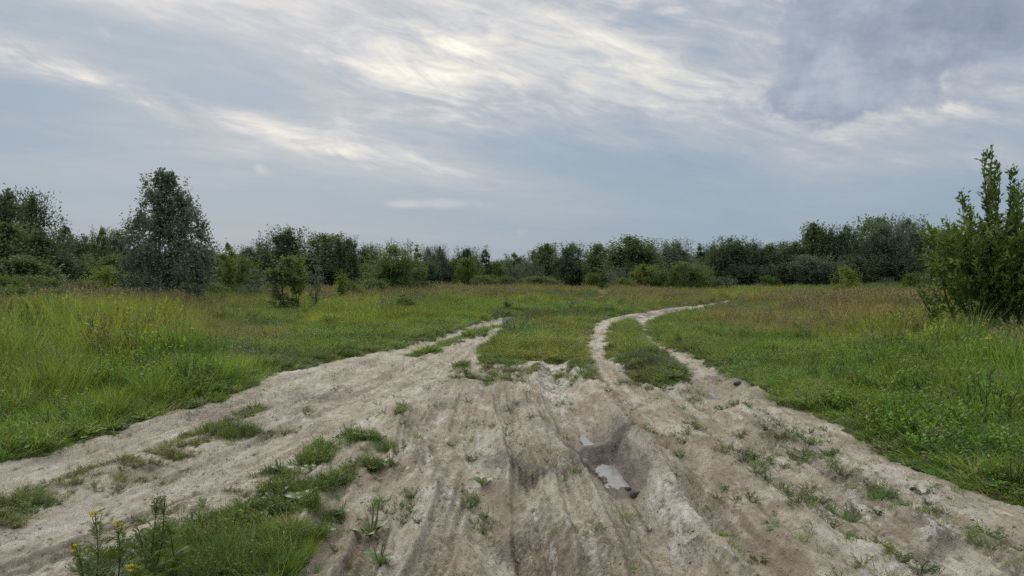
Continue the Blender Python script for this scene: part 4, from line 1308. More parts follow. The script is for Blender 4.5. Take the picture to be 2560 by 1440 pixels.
def grow():
    rng = np.random.default_rng(11)
    # --- tall and middle grass of the meadows
    x, y = polar(rng, [(2.4, 8, 90), (8, 16, 62), (16, 30, 34), (30, 55, 14), (55, 92, 6)])
    s = clay_sd(x, y)
    m = s < -0.04
    x, y, s = x[m], y[m], s[m]
    z = zone(x, y)
    pat = fbm(x * .8, y * .8, 3, 140)
    edge = ss(-s, 0.0, 0.45)
    uu = pix(x, y)[0]
    h = z[:, 3] * (1.1 + .3 * (uu < 600) + .2 * (uu > 2100)) * (0.25 + .75 * edge) * (1.05 + .6 * pat + .4 * perlin(x * 2.6, y * 2.6, 145) + .18 * rng.normal(size=len(x)))
    h = np.clip(h, .05, 1.1)
    r = np.hypot(x, y)
    col = tints(rng, z[:, :3], x, y)
    u01 = rng.random(len(x))
    herb = u01 < z[:, 5] * .42 * (.6 + .8 * ss(fbm(x * .6, y * .6, 2, 150), -.3, .4))
    short = (~herb) & (h < .2)
    tall = (~herb) & (h >= .2)
    near = r < 22
    T1, T2 = tall & near, tall & ~near
    ra = lambda m_, k: rng.integers(k, size=int(m_.sum()))
    h[T1] *= np.where(rng.random(int(T1.sum())) < .10, 1.35, 1.0)
    place('tall_grass', x[T1], y[T1], h[T1], np.sqrt(h[T1]) * .75, ra(T1, 5), col[T1], TALL, rng, kind='stuff', label='tall meadow grass beside the clay tracks')
    place('distant_grass', x[T2], y[T2], h[T2], np.clip(h[T2] * 1.5, .5, 1.1), ra(T2, 4), col[T2], TALL_FAR, rng, kind='stuff', label='distant meadow grass in green and golden bands')
    S1 = short
    place('short_grass', x[S1], y[S1], h[S1], .14 + h[S1] * .5, ra(S1, 5), col[S1] * np.array([1, .96, 1]), SHORT, rng, .12, kind='stuff', label='short trampled grass along the tracks')
    hc = col * np.array([.85, .92, .9])
    H1 = herb
    place('meadow_herbs', x[H1], y[H1], h[H1] * .95, .22 + h[H1] * .45, ra(H1, 4), hc[H1], HERBS, rng, .12, kind='stuff', label='leafy herbs growing through the meadow grass')
    # --- more short cover close to the clay edges
    x, y = polar(rng, [(2.4, 8, 170), (8, 16, 80), (16, 30, 24), (30, 45, 8)])
    s = clay_sd(x, y)
    z = zone(x, y)
    m = (s < 0.02) & ((s > -1.2) | (z[:, 3] < .22)) & (rng.random(len(x)) < ss(-s, -.08, .12) + .1)
    x, y, z, s = x[m], y[m], z[m], s[m]
    col = tints(rng, z[:, :3], x, y) * np.array([.9, .9, .95])
    h = np.clip((.035 + .06 * ss(-s, 0, .5)) * (1 + .3 * rng.normal(size=len(x))), .02, .14) * (1 + .6 * (np.hypot(x, y) > 14))
    hb = rng.random(len(x)) < .3
    place('ground_cover', x[hb], y[hb], h[hb] * 1.1, .05 + h[hb] * 1.1, rng.integers(4, size=int(hb.sum())), col[hb] * .92, HERBS_LOW, rng, .2, kind='stuff', label='low creeping ground cover at the clay edge')
    hb = ~hb
    place('edge_grass', x[hb], y[hb], h[hb] * 1.3, .06 + h[hb] * .8, rng.integers(5, size=int(hb.sum())), col[hb], SHORT, rng, .2, kind='stuff', label='thin short grass at the clay edge')
    # --- sparse tufts on the clay
    x, y = polar(rng, [(3.0, 8, 520), (8, 16, 220)])
    s = clay_sd(x, y)
    dn_, br = patch_density(x, y)
    lone = .014 * ((x > -1.6) & (y < 12)) * (1 + 1.5 * (x > 1.2))
    m = (s > 0) & (rng.random(len(x)) < np.maximum(np.clip(dn_, 0, 1) ** (1.7 - .8 * br), lone))
    dn_ = np.maximum(dn_, .45)
    x, y, br, dn_ = x[m], y[m], br[m], dn_[m]
    c = np.array([.145, .205, .06])[None] * (1 - br[:, None]) + np.array([.21, .19, .10])[None] * br[:, None]
    col = tints(rng, c, x, y)
    h = np.clip((.025 + .055 * dn_ * (1 - br * .7)) * (1 + .35 * rng.normal(size=len(x))), .012, .16)
    hb = rng.random(len(x)) < .4
    place('creeping_weeds', x[hb], y[hb], h[hb], .035 + h[hb] * .7, rng.integers(4, size=int(hb.sum())), col[hb], HERBS_LOW, rng, .25, kind='stuff', label='creeping weeds scattered on the bare clay')
    hb = ~hb
    place('sparse_grass', x[hb], y[hb], h[hb] * 1.2, .03 + h[hb] * .6, rng.integers(5, size=int(hb.sum())), col[hb], SHORT, rng, .25, kind='stuff', label='sparse grass patches on the bare clay')
    # --- longer blades in the near island at the lower left
    n = 520
    cx, cy = gp(600, 1390)
    x = cx + np.clip(rng.normal(size=n), -1.6, 1.3) * .27; y = cy + rng.normal(size=n) * .22
    m = (clay_sd(x, y) > 0) & (y > 3.0)
    x, y = x[m], y[m]
    h = np.clip(.10 + .05 * rng.normal(size=len(x)), .04, .2)
    place('island_grass', x, y, h, h * 1.0 + .05, rng.integers(5, size=len(x)), tints(rng, np.tile([.16, .24, .055], (len(x), 1)), x, y), TALL, rng, .2, kind='stuff', label='longer bright grass of the near island at the lower left')
    # --- seed heads
    x, y = polar(rng, [(7, 16, 26), (16, 30, 24), (30, 50, 13), (50, 85, 5)])
    s = clay_sd(x, y); z = zone(x, y)
    m = (s < -.5) & (rng.random(len(x)) < z[:, 4] * .6 * ss(fbm(x * .35, y * .35, 2, 160), -.45, .3))
    x, y, z = x[m], y[m], z[m]
    r = np.hypot(x, y); nf = r < 26
    h = np.clip(z[:, 3] * 1.35 * (1 + .15 * rng.normal(size=len(x))), .3, 1.2)
    col = tints(rng, z[:, :3], x, y)
    place('seed_grass', x[nf], y[nf], h[nf], h[nf] * .8, rng.integers(3, size=int(nf.sum())), col[nf], SEEDS, rng, kind='stuff', label='grass stalks with red-brown seed heads')
    nf = ~nf
    place('distant_seed_grass', x[nf], y[nf], h[nf], h[nf] * 1.0, rng.integers(3, size=int(nf.sum())), col[nf], SEEDS_FAR, rng, kind='stuff', label='distant band of brown seed heads')
    # --- yellow and white flowers
    for nm, mat, dens, hh, sel, lab in (('yellow_flowers', M_YFLOWER, 1.6, .75, 0, 'yellow flower heads dotted through the meadow'), ('white_flowers', M_WFLOWER, 1.2, .55, 1, 'white flower heads dotted through the meadow')):
        x, y = polar(rng, [(6, 16, dens), (16, 34, dens * .5), (34, 60, dens * .12)])
        s = clay_sd(x, y); z = zone(x, y)
        u, v = pix(x, y)
        keep = (s < -.35) & (z[:, 3] > .2)
        if sel == 0:
            keep &= ((u < 520) & (v < 1000)) | (u > 2150) | (rng.random(len(x)) < .15)
        else:
            keep &= ((u > 650) & (u < 1500)) | (rng.random(len(x)) < .2)
        keep &= fbm(x * .3, y * .3, 2, 170 + sel) > -.15
        x, y, z = x[keep], y[keep], z[keep]
        h = np.clip(z[:, 3] * 1.25 * (1 + .2 * rng.normal(size=len(x))), .2, 1.0)
        place(nm, x, y, h, h * (.9 if sel == 0 else .6), rng.integers(3, size=len(x)), tints(rng, z[:, :3], x, y), [flower_mesh(180 + sel * 9 + k, mat) for k in range(3)], rng, kind='stuff', label=lab)
    # --- clods and bits on the clay
    rng2 = np.random.default_rng(77)
    cl_ = []
    for k in range(4):
        bm_ = []
        ph = np.linspace(0, np.pi, 5)[1:-1]
        ring = [(math.sin(p) * math.cos(a), math.sin(p) * math.sin(a), math.cos(p) * .6) for p in ph for a in np.linspace(0, 2 * np.pi, 6, endpoint=False)]
        V = np.array([(0, 0, .6)] + ring + [(0, 0, -.6)]) * (1 + rng2.normal(size=(20, 1)) * .22)
        Q = []; T_ = []
        for i in range(6):
            j = (i + 1) % 6
            T_.append((0, 1 + i, 1 + j)); T_.append((19, 13 + j, 13 + i))
            for r_ in range(2):
                Q.append((1 + r_ * 6 + i, 7 + r_ * 6 + i, 7 + r_ * 6 + j, 1 + r_ * 6 + j))
        cl_.append(make_mesh('clod', V, [np.array(Q), np.array(T_)], [M_CLOD]))
    x, y = polar(rng, [(2.8, 7, 240), (7, 14, 80)])
    s = clay_sd(x, y)
    m = (s > .02) & (fbm(x * 1.1, y * 1.1, 3, 190) > -.05)
    x, y = x[m], y[m]
    sz = .0035 + .009 * rng.random(len(x)) ** 4
    place('clay_clods', x, y, sz, sz * 1.2, rng.integers(4, size=len(x)), np.tile([.2, .2, .2], (len(x), 1)), cl_, rng, .4, kind='stuff', label='small crumbs and clods of dry clay')


grow()


# ------------------------------------------------------------------ the lone aspen
def lone_aspen():
    D = 31.5
    u = 418
    x, y = (u - 1280) / FPX * D, D
    z0 = gz(x, y)
    H = 5.75
    t = thing('aspen_tree', 'lone tall aspen with small fluttering leaves and a narrow top in the left meadow', 'tree', (x, y, z0))
    cm, C = crown_mesh('aspen_crown', 501, H, 3.75, 0.2, PROF_ASPEN, 250, 0.50, 17, 10, 0.09, 0.065, M_ASPEN, upb=0.35, elong=1.2, droop=0.3, centre=.92, nrm_up=0.2, top_shoots=60, top_len=.5)
    link('crown', cm, t)
    link('trunk', trunk_mesh('aspen_trunk', 501, H, .075, C, M_BARK, stems=3, spread=.08, limbs=45), t)


lone_aspen()


# ------------------------------------------------------------------ near sallow shrub on the right
def sallow():
    D = 16.0
    u = 2482
    x, y = (u - 1280) / FPX * D, D
    z0 = gz(x, y)
    t = thing('sallow_shrub', 'big many-stemmed sallow shrub with upright leafy tips at the right edge', 'shrub', (x, y, z0))
    k = D / FPX
    rng = np.random.default_rng(9)
    # leaders: image offset at the top (du, v top), depth offset
    lead = [(18, 405, .1), (-14, 432, -.2), (62, 462, .15), (112, 515, .1), (30, 470, -.3), (-52, 540, .1), (-28, 378, 0), (0, 366, .1), (36, 418, -.1), (85, 450, .2), (-72, 520, -.2), (125, 480, 0), (-110, 580, .3), (60, 520, -.4), (-40, 470, .5), (170, 560, -.2), (-150, 640, -.1), (15, 500, -.5), (100, 560, .5), (-90, 620, -.6), (200, 600, .3), (-170, 720, .2), (50, 600, -.8), (150, 660, -.6), (-20, 600, -.9), (-130, 690, -.5)]
    bark = M_BARK
    Ps, Ds, sc = [], [], []
    for i, (du, vt, dz_) in enumerate(lead):
        top = np.array([du * k, dz_ * 1.1, (680 - vt) * k + CAM_H - z0])
        foot = np.array([du * k * .22 + rng.normal() * .12, dz_ * .25 + rng.normal() * .08, -0.05])
        q = np.linspace(0, 1, 10)[:, None]
        bend = np.array([du * k * .25, dz_ * .3, 0]) * np.sin(q * np.pi) * .5
        pts = foot * (1 - q) + top * q + bend + np.cumsum(rng.normal(size=(10, 3)) * .012, 0)
        V, F = tube(pts, np.interp(q[:, 0], [0, 1], [.034, .005]) * (.7 + .5 * rng.random()), 6)
        link('stem', make_mesh('sallow_stem', V, F, [bark], smooth=True), t)
        L = np.linalg.norm(top - foot)
        # side shoots
        ns = int(L * 14)
        for s_ in range(ns):
            q0 = rng.random() ** .8 * .86 + .1
            p0 = foot * (1 - q0) + top * q0 + np.array([du * k * .25, dz_ * .3, 0]) * math.sin(q0 * math.pi) * .5
            if p0[2] < .55:
                continue
            a = rng.random() * 6.28
            outw = .75 if q0 < .65 else .38
            d = np.array([math.cos(a) * outw, math.sin(a) * outw, .85]) + rng.normal(size=3) * .15
            d /= np.linalg.norm(d)
            ln = ((.20 + .75 * rng.random() ** 1.5) * (1.15 - q0) * 1.35 + .08) * (1 if q0 < .6 else .7)
            m = max(3, int(ln * 34))
            s01 = np.linspace(.08, 1, m)
            Ps.append(p0 + d * (s01 * ln)[:, None]); Ds.append(np.tile(d, (m, 1))); sc.append(1.05 - .35 * s01)
        # the leader's own leaves at the top
        m = int(L * .45 * 34)
        s01 = np.linspace(.55, 1.0, m)
        Ps.append(foot * (1 - s01[:, None]) + top * s01[:, None]); Ds.append(np.tile((top - foot) / L, (m, 1))); sc.append(1.1 - .4 * (s01 - .55) / .45)
    # skirts of foliage low down
    for s_ in range(430):
        a = rng.random() * 6.28; r_ = .3 + 1.05 * rng.random() ** .7
        p0 = np.array([math.cos(a) * r_ + .1, math.sin(a) * r_ * .7, .85 + 1.5 * rng.random()])
        d = np.array([math.cos(a) * .6, math.sin(a) * .6, .6]) + rng.normal(size=3) * .25
        d /= np.linalg.norm(d)
        ln = .35 + .25 * rng.random(); m = int(ln * 40); s01 = np.linspace(0, 1, m)
        Ps.append(p0 + d * (s01 * ln)[:, None]); Ds.append(np.tile(d, (m, 1))); sc.append(1.05 - .3 * s01)
    P = np.concatenate(Ps); Dd = np.concatenate(Ds); S = np.concatenate(sc)
    n = len(P)
    side = norm(np.cross(Dd, rng.normal(size=(n, 3))))
    A = Dd * .75 + side * .75
    N = norm(np.cross(A, np.cross(Dd, side)) + rng.normal(size=(n, 3)) * .45)
    P += rng.normal(size=P.shape) * .012
    q = S * (.5 + .8 * rng.random(n))
    V, F, lv = leaves(P, A, N,   .135 * q, .058 * q, rng, fold=.12)
    link('crown', make_mesh('sallow_crown', V, F, [M_SALLOW], {'lv': lv}), t)


sallow()


# bare twigs over the twiggy bush
def bare_twigs():
    rng = np.random.default_rng(3)
    D = 53.0
    t = None
    for i, (u, vt) in enumerate([(967, 600), (978, 592), (1012, 606), (1020, 596), (1026, 608)]):
        k = D / FPX
        x = (u - 1280) * k
        z0 = gz(x, D)
        H = (680 - vt) * k + CAM_H - z0
        z = np.linspace(0, H, 6)
        pts = np.stack([.04 * np.sin(z * 2 + i), 0 * z, z], -1)
        parts = [tube(pts, np.linspace(.03, .012, 6), 4)]
        for j in range(5):
            q = .7 + .27 * rng.random(); a = rng.random() * 6.28
            p0 = np.array([0, 0, H * q]); p1 = p0 + np.array([math.cos(a) * .22, math.sin(a) * .22, .4])
            parts.append(tube(np.array([p0, (p0 + p1) / 2, p1]), np.array([.012, .01, .006]), 3))
        V, F = join(parts)
        names = ['first', 'tallest', 'middle', 'forked', 'last']
        o = link('dead_stem', make_mesh('dead_stem', V, F, [M_TWIG]), None, label='%s bare grey dead stem of five sticking out of the dull green central bush' % names[i], category='dead stem', group='bare dead stems above the twiggy bush')
        o.location = (x, D, z0)


bare_twigs()

# ------------------------------------------------------------------ near plants
def plant_copy(src, loc, rz, s, label, cat, group):
    c = src.copy(); COL.objects.link(c)
    c.location = loc; c.rotation_euler = (0, 0, rz); c.scale = (s, s, s)
    c['label'] = label
    for ch in src.children:
        d = ch.copy(); COL.objects.link(d); d.parent = c
        for g in ch.children:
            e = g.copy(); COL.objects.link(e); e.parent = d
    return c


def plantain_leaf(L=.13, Wd=.07):
    nx, ny = 7, 5
    V = []
    for i in range(nx):
        q = i / (nx - 1)
        w_ = Wd * (math.sin(min(1, max(0, (q - .18) / .82)) * math.pi) ** .7 * .5 + .05 * (q < .3)) + .003
        for j in range(ny):
            p = j / (ny - 1) * 2 - 1
            V.append((q * L, p * w_, .035 * math.sin(q * 2.4) * (L / .13) + .008 * abs(p) + .002 * math.cos(p * 9)))
    F = [(i * ny + j, (i + 1) * ny + j, (i + 1) * ny + j + 1, i * ny + j + 1) for i in range(nx - 1) for j in range(ny - 1)]
    V = np.array(V)
    return make_mesh('plantain_leaf', V, np.array(F), [M_PLANT], {'lv': np.random.default_rng(4).random(len(V)) * .5 + .2}, smooth=True)


def spike_mesh(H=.16):
    z = np.linspace(0, H, 9)
    pts = np.stack([.012 * np.sin(z * 14), 0 * z, z], -1)
    rad = np.where(z > H * .45, .0032, .0012); rad[-1] = .0015
    V, F = tube(pts, rad, 6)
    return make_mesh('flower_spike', V, F, [M_SPIKE], smooth=True)


PL, PLB, SP = plantain_leaf(), plantain_leaf(.10, .05), spike_mesh()


def plantain(u, v, size, nleaf, nspike, label, seed):
    rng = np.random.default_rng(seed)
    x, y = gp(u, v)
    t = thing('plantain', label, 'plant', (x, y, gz(x, y) + .002), rng.random() * 6.28, 'broad leaved plantains on the clay', (size * .72,) * 3)
    for i in range(nleaf):
        o = link('leaf', PL if rng.random() < .6 else PLB, t)
        s = .7 + .5 * rng.random()
        o.rotation_euler = (rng.normal() * .15, -.15 - .35 * rng.random(), i / nleaf * 6.28 + rng.normal() * .2); o.scale = (s, s, s)
        o.location = (0, 0, .005)
    for i in range(nspike):
        o = link('flower_spike', SP, t)
        a = rng.random() * 6.28
        o.rotation_euler = (math.cos(a) * .3, math.sin(a) * .3, 0); s = .7 + .5 * rng.random(); o.scale = (s, s, s)


for r_ in [(705, 1190, 1.2, 7, 3, 'flat plantain at the upper edge of the near green island'),
           (775, 1182, .9, 6, 2, 'small plantain with two seed spikes beside the bright grass tongue'),
           (690, 1258, 1.3, 8, 1, 'largest leaved plantain in the middle of the near green island'),
           (760, 1268, 1.3, 8, 1, 'plantain with a yellowing leaf at the right side of the near green island'),
           (505, 1278, 1.0, 6, 0, 'pale plantain alone at the left rim of the near green island'),
           (812, 1330, 1.0, 6, 3, 'plantain with short spikes on clay right of the near green island'),
           (925, 1325, 1.5, 8, 7, 'plantain with the tallest bunch of seed spikes on the clay'),
           (978, 1168, 1.1, 5, 3, 'small plantain with long spikes beside a grey weed clump'),
           (905, 1108, 1.1, 6, 6, 'distant plantain group with a row of spikes'),
           (1205, 1205, 1.1, 5, 0, 'flat grey green plantain alone on smooth clay near the mud patch'),
           (950, 1408, 1.2, 6, 3, 'plantain cut near the bottom edge with a long spike'),
           (850, 1285, 1.0, 6, 2, 'plantain on the clay between the green island and the spiky one'),
           (1215, 1275, .9, 6, 1, 'plantain on the rim of the pale edged mud hollow')]:
    plantain(*r_, seed=int(r_[0]))


def pinnate(L=.11):
    """feathery leaf"""
    V, F, off = [], [], 0
    rng = np.random.default_rng(8)
    n = 9
    P, A = [], []
    for i in range(n):
        q = (i + 1) / n
        for sg in (-1, 1):
            P.append((q * L * .95, 0, .02 * math.sin(q * 3))); A.append((.65, sg, .12))
    P.append((L * .95, 0, .0)); A.append((1, 0, 0))
    P = np.array(P); A = np.array(A, float)
    q = np.clip(P[:, 0] / L, 0, 1)
    ll = .040 * np.sin(np.clip(q, .1, .95) * math.pi) ** .6 + .006
    V, F, lv = leaves(P, A, np.tile([0, 0, 1.0], (len(P), 1)) + rng.normal(size=(len(P), 3)) * .2, ll, .011, rng)
    sv, sf = tube(np.array([[0, 0, 0], [L * .5, 0, .02], [L, 0, 0.0]]), np.array([.0018, .0014, .0008]), 3)
    return make_mesh('feathery_leaf', np.concatenate([V, sv]), np.concatenate([F, sf + len(V)]), [M_TANSY], {'lv': np.concatenate([lv, np.full(len(sv), .3)])})


PIN = pinnate()


def button_cluster(seed, n=11, r=.013):
    rng = np.random.default_rng(seed)
    parts = []
    for i in range(n):
        a = i * 2.4; rr = r * math.sqrt(i / n)
        c = np.array([math.cos(a) * rr, math.sin(a) * rr, rng.normal() * .002])
        z = np.array([-.003, 0, .002, .003]); pts = c + np.stack([0 * z, 0 * z, z], -1)
        parts.append(tube(pts, np.array([.001, .0031, .0028, .0005]), 7))
    return make_mesh('flower_head', *join(parts), [M_YFLOWER], smooth=True)


BTN = [button_cluster(1), button_cluster(2, 8, .010)]


def tansy(u, vt, D, du, label, heads=4, yellow=True, seed=0, name='tansy_plant'):
    """a flowering stalk whose top the photo shows at (u, vt)"""
    rng = np.random.default_rng(seed)
    k = D / FPX
    x = (u + du - 1280) * k
    z0 = gz(x, D)
    H = (680 - vt) * k + CAM_H - z0
    t = thing(name, label, 'flower' if yellow else 'plant', (x, D, z0))
    q = np.linspace(0, 1, 9)
    top = np.array([-du * k, 0, H])
    pts = np.outer(q, top) + np.stack([.015 * np.sin(q * 4), .01 * np.sin(q * 3), 0 * q], -1)
    V, F = tube(pts, np.interp(q, [0, 1], [.0042, .0022]), 6)
    link('stem', make_mesh('stalk', V, F, [M_STEM], smooth=True), t)
    NL = 20 if yellow else 17
    for i in range(NL):
        qq = .05 + .88 * i / NL
        o = link('leaf', PIN, t)
        p = np.array([np.interp(qq, q, pts[:, j]) for j in range(3)])
        o.location = p
        s = (1.25 - .75 * qq) * (.8 + .4 * rng.random())
        o.rotation_euler = (rng.normal() * .3, -.55 + rng.normal() * .25, i * 2.4 + rng.normal() * .3); o.scale = (s, s, s)
    for i in range(heads):
        a = i * 2.1 + .6
        off = np.array([math.cos(a), math.sin(a), 0]) * (.0 if i == 0 else .018 + .012 * rng.random()) + np.array([0, 0, -.012 * (i > 0) - .01 * rng.random()])
        e = pts[-1] + off
        base = np.array([np.interp(.84, q, pts[:, j]) for j in range(3)])
        V, F = tube(np.array([base, (base + e) / 2 + off * .25, e]), np.array([.0018, .0015, .0012]), 4)
        if yellow:
            o = link('flower_head', BTN[i % 2], t); o.location = e + np.array([0, 0, .003])
            link('branch', make_mesh('flower_branch', V, F, [M_STEM]), t)
        else:
            br = link('branch', make_mesh('bud_branch', V, F, [M_STEM]), t)
            P = base + (e - base) * np.linspace(.25, 1.35, 22)[:, None] + rng.normal(size=(22, 3)) * .005
            V, F, lv = leaves(P, rng.normal(size=(22, 3)) + np.array([0, 0, 1.2]), rng.normal(size=(22, 3)), .014, .007, rng)
            link('bud_spray', make_mesh('bud_spray', V, F, [M_OLIVE], {'lv': lv}), br)
    return t


tansy(236, 1284, 3.55, -18, 'tallest yellow tansy with a wide flat flower cluster at the lower left', 6, seed=1)
tansy(292, 1308, 3.6, -20, 'second yellow tansy, smaller flower cluster, leaning behind the tallest one', 4, seed=2)
tansy(186, 1368, 3.45, 6, 'short budding tansy at the left of the tallest one', 3, seed=3)
tansy(392, 1250, 3.65, -55, 'leaning dark mugwort stalk with brownish tip right of the tansies', 4, False, 4, 'mugwort_plant')
tansy(412, 1256, 3.7, -50, 'second mugwort stalk crossing the leaning dark one', 3, False, 5, 'mugwort_plant')
tansy(418, 1310, 3.75, 0, 'short feathery stalk between the mugworts and the bright grass', 3, False, 6, 'mugwort_plant')
tansy(345, 1330, 3.6, 5, 'dense feathery green stalk between tansy and mugwort', 3, False, 7, 'mugwort_plant')
0 and tansy(250, 1375, 3.4, 10, 'low leafy stalk in front of the tallest tansy near the bottom edge', 3, False, 8, 'mugwort_plant')
tansy(330, 1418, 3.3, 0, 'low plant with a yellow opening flower at the bottom edge', 5, True, 9)
0 and tansy(300, 1385, 3.4, -6, 'leafy flowerless stalk at the bottom edge below the second tansy', 3, False, 10, 'mugwort_plant')
tansy(370, 1390, 3.45, 4, 'leafy stalk at the bottom edge below the mugworts', 3, False, 12, 'mugwort_plant')

# weed clumps on the clay at the right and in the middle
WEEDS = []
for s in range(4):
    WEEDS.append((herb_mesh(300 + s, 13, 11, .22, .15, .065, .75, M_WEED), None))
WEED_SPOTS = [
    (1745, 1080, .16, 'green weed clump alone on the pale bank between two ruts'), (1815, 1030, .20, 'left half of the dark weed pair by the meadow edge'), (1850, 1025, .17, 'right half of the dark weed pair by the meadow edge'),
    (1922, 1092, .17, 'rounded weed clump at the head of the weedy right rut'), (1955, 1105, .15, 'weed clump just right of the rounded one at the head of the weedy rut'), (1985, 1095, .12, 'thin weed tuft farthest up the weedy right bank'),
    (2000, 1140, .19, 'bushy weed clump in the middle of the weedy right bank'), (2045, 1142, .13, 'upright small weed just right of the bushy middle one'), (2072, 1135, .14, 'dark upright weed on the crest of the right bank'),
    (2110, 1190, .17, 'sprawling grey weed below the crest of the right bank'), (1845, 1135, .13, 'leftmost weed tuft on the pale clay left of the right rut'), (1880, 1160, .20, 'largest weed clump on the pale clay left of the right rut'),
    (1905, 1135, .17, 'weed clump touching the upper side of the largest one'), (1860, 1170, .15, 'weed tuft touching the lower side of the largest one'), (1890, 1200, .14, 'weed clump just below the largest one by the rut'),
    (1918, 1222, .12, 'small dark star shaped weed below the largest clump'), (2045, 1245, .14, 'weed clump on the left lip of the right rut'), (2095, 1262, .17, 'broad weed clump in the right rut'),
    (2130, 1250, .15, 'weed clump on the right lip of the right rut, upper one'), (2120, 1285, .14, 'weed clump on the right lip of the right rut, lower one'), (2190, 1218, .14, 'weed with reddish tips on the bank above the right rut'),
    (2205, 1250, .15, 'round weed cushion on the right bank'), (2195, 1275, .13, 'weed tuft under the round cushion on the right bank'), (1970, 1262, .11, 'flat dark weed left in a row of three on pale clay'),
    (2000, 1285, .12, 'flat dark weed middle in a row of three on pale clay'), (2035, 1298, .11, 'flat dark weed right in a row of three on pale clay'), (2075, 1312, .14, 'dark weed tuft below the row of three flat weeds'),
    (2110, 1345, .09, 'tiny weed alone below the dark tuft'), (2150, 1335, .09, 'tiny paired weed near the bottom of the right rut'), (2305, 1243, .13, 'dark cushion weed on the open right bank'), (2325, 1265, .09, 'small weed right of the dark cushion one'),
    (2275, 1275, .10, 'small upright weed left of the dark cushion one'), (2350, 1290, .11, 'thin branching weed on the lower right bank'), (2480, 1345, .14, 'feathery weed alone close to the lower right edge'), (2205, 1360, .11, 'weed tuft left in the pair at the bottom right'),
    (2250, 1412, .12, 'weed tuft right in the pair at the bottom right'), (2295, 1440, .15, 'green weed cut by the bottom edge at the right'), (2500, 1385, .11, 'low weed below the feathery one in the lower right corner'), (2540, 1375, .11, 'weed at the very right edge of the lower corner'),
    (1840, 1410, .0, ''), (1620, 1270, .06, 'tiny lone weed sprig on the white crust right of the deep rut'), (1385, 1180, .09, 'small sprig on the rim of the dark mud patch'), (1370, 1165, .08, 'smaller faint sprig above the one on the mud rim'),
    (1175, 1145, .10, 'thin weed tuft on brown clay above the flat plantain'), (1170, 1255, .14, 'green weed clump at the head of the pale edged hollow'), (1210, 1300, .13, 'low weed clump by the dark wet hollow'), (935, 1172, .15, 'grey weed clump right of the bright grass tongue'),
    (1035, 1250, .12, 'grey weed clump on clay in the middle foreground'), (950, 1250, .13, 'green weed clump left of the grey one in the middle foreground'), (1000, 1055, .13, 'upper small weed clump on smooth clay'), (1010, 1070, .09, 'lower small weed clump on smooth clay'),
    (770, 1040, .10, 'lone weed tuft below the left puddle'), (220, 1165, .13, 'spiky green weed on the strip between the left tracks'), (1690, 950, .26, 'bushy weed mound at the foot of the middle grass strip'), (1130, 1235, .0, ''),
    (1030, 1290, .08, 'very small weed on clay right of the spiky plantain'), (1050, 1320, .08, 'very small weed below the right of the spiky plantain'), (1000, 1305, .10, 'faint grey weed just right of the spiky plantain'),
]
proto = {}
for i, (u, v, s, lab) in enumerate(WEED_SPOTS):
    if s <= 0:
        continue
    x, y = gp(u, v)
    me = WEEDS[i % 4][0]
    rs = random.Random(i)
    o = thing('weed', lab, 'weed', (x, y, gz(x, y) - .004), rs.random() * 6.28, 'weed clumps on the clay', (s * 1.15, s * 1.15, s * .66))
    link('foliage', me, o)
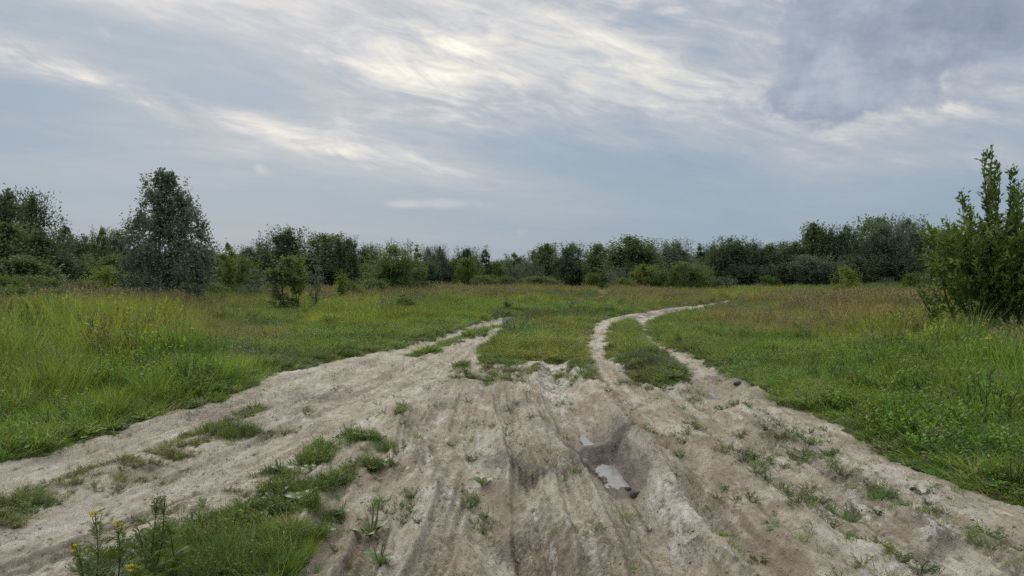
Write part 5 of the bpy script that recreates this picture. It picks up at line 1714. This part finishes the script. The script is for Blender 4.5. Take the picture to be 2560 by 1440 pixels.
# taller single herbs in the meadows
HERBT = [herb_mesh(400 + s, 9, 26, .12, .085, .035, 1.6, M_GREEN) for s in range(3)]
HERBG = [herb_mesh(420 + s, 9, 22, .2, .10, .03, 1.2, M_SILVER) for s in range(2)]
for i, (u, v, h, w_, ms, lab) in enumerate([
        (385, 965, .62, .55, HERBT, 'tall dark herb clump standing out of the left meadow grass'), (350, 960, .45, .4, HERBT, 'lower dark herb beside the tall dark clump in the left meadow'),
        (190, 985, .55, .4, HERBT, 'dark leafy herb in the yellow green grass at the left'), (90, 880, .7, .4, HERBT, 'dark upright herb before the red-brown grass at the left edge'),
        (1285, 842, .50, .8, HERBG, 'greyish flowering weed clump in the grass between the roads'), (1240, 800, .5, .5, HERBG, 'grey weeds leaning over the left track'),
        (1262, 822, .40, .5, HERBG, 'grey weed clump at the bend of the left track near the grass strip'), (1320, 812, .45, .6, HERBG, 'pale flowering weeds behind the greyish clump between the roads'),
        (1345, 795, .45, .6, HERBG, 'farthest pale weed clump between the roads'), (1480, 790, .3, .5, HERBG, 'low grey weeds where the right road bends'),
        (1370, 838, .22, .2, HERBG, 'small silver tuft in the short grass between the roads'), (930, 862, .35, .4, HERBT, 'small dark herb at the meadow edge above the left track'), (840, 870, .35, .4, HERBT, 'dark herb left of the small one above the left track'),
        (1700, 860, .22, .3, HERBT, 'green herb tuft beside the right wheel track'), (2240, 1060, .3, .3, HERBT, 'darker herb in the lush right meadow'), (2420, 1060, .5, .25, HERBT, 'tall thin herb rising in the lush right meadow'), (2330, 985, .6, .2, HERBT, 'leaning tall stalk herb in the right meadow'),
        (2535, 1235, .30, .3, HERBT, 'leafy herb at the right edge near the clay')]):
    x, y = gp(u, v)
    o = thing('herb', lab, 'plant', (x, y, gz(x, y)), i * 1.3, None, (w_, w_, h))
    link('foliage', ms[i % len(ms)], o)
# a darker lump of mud at the puddle end and a few stones
def lump(u, v, s, lab, mat):
    rng = np.random.default_rng(int(u))
    th_, ph = np.meshgrid(np.linspace(0, 2 * np.pi, 14, endpoint=False), np.linspace(.05, np.pi - .05, 9))
    V = np.stack([np.cos(th_) * np.sin(ph), np.sin(th_) * np.sin(ph), np.cos(ph) * .6], -1).reshape(-1, 3)
    V = V * (1 + .45 * fbm(V[:, 0] * 2 + u, V[:, 1] * 2 + V[:, 2], 3, 7)[:, None])
    i = np.arange(8)[:, None] * 14; j = np.arange(14)[None]; k_ = (j + 1) % 14
    F = np.stack([i + j, i + k_, i + 14 + k_, i + 14 + j], -1).reshape(-1, 4)
    x, y = gp(u, v)
    o = link('clod', make_mesh('clod', V, F, [mat], smooth=True), None, label=lab, category='clod')
    o.location = (x, y, gz(x, y)); o.scale = (s, s, s)


M_MUD = simple_mat('dark_mud', (0.035, 0.028, 0.022), (0.09, 0.075, 0.06), 14, 0.6, 0.4, 0.01)
lump(1585, 1188, .055, 'dark wet lump of mud at the end of the brightest puddle', M_MUD)
lump(1570, 1178, .03, 'smaller wet crumb touching the dark lump of mud', M_MUD)
lump(1845, 968, .055, 'dark clod heap where the track meets the right meadow', M_MUD)
lump(1880, 972, .045, 'second dark clod at the right meadow edge', M_MUD)
lump(1462, 1133, .03, 'pale stone between the two puddles of the middle rut', M_CLOD)
lump(2283, 1233, .025, 'small dark stone on the open right bank', M_MUD)
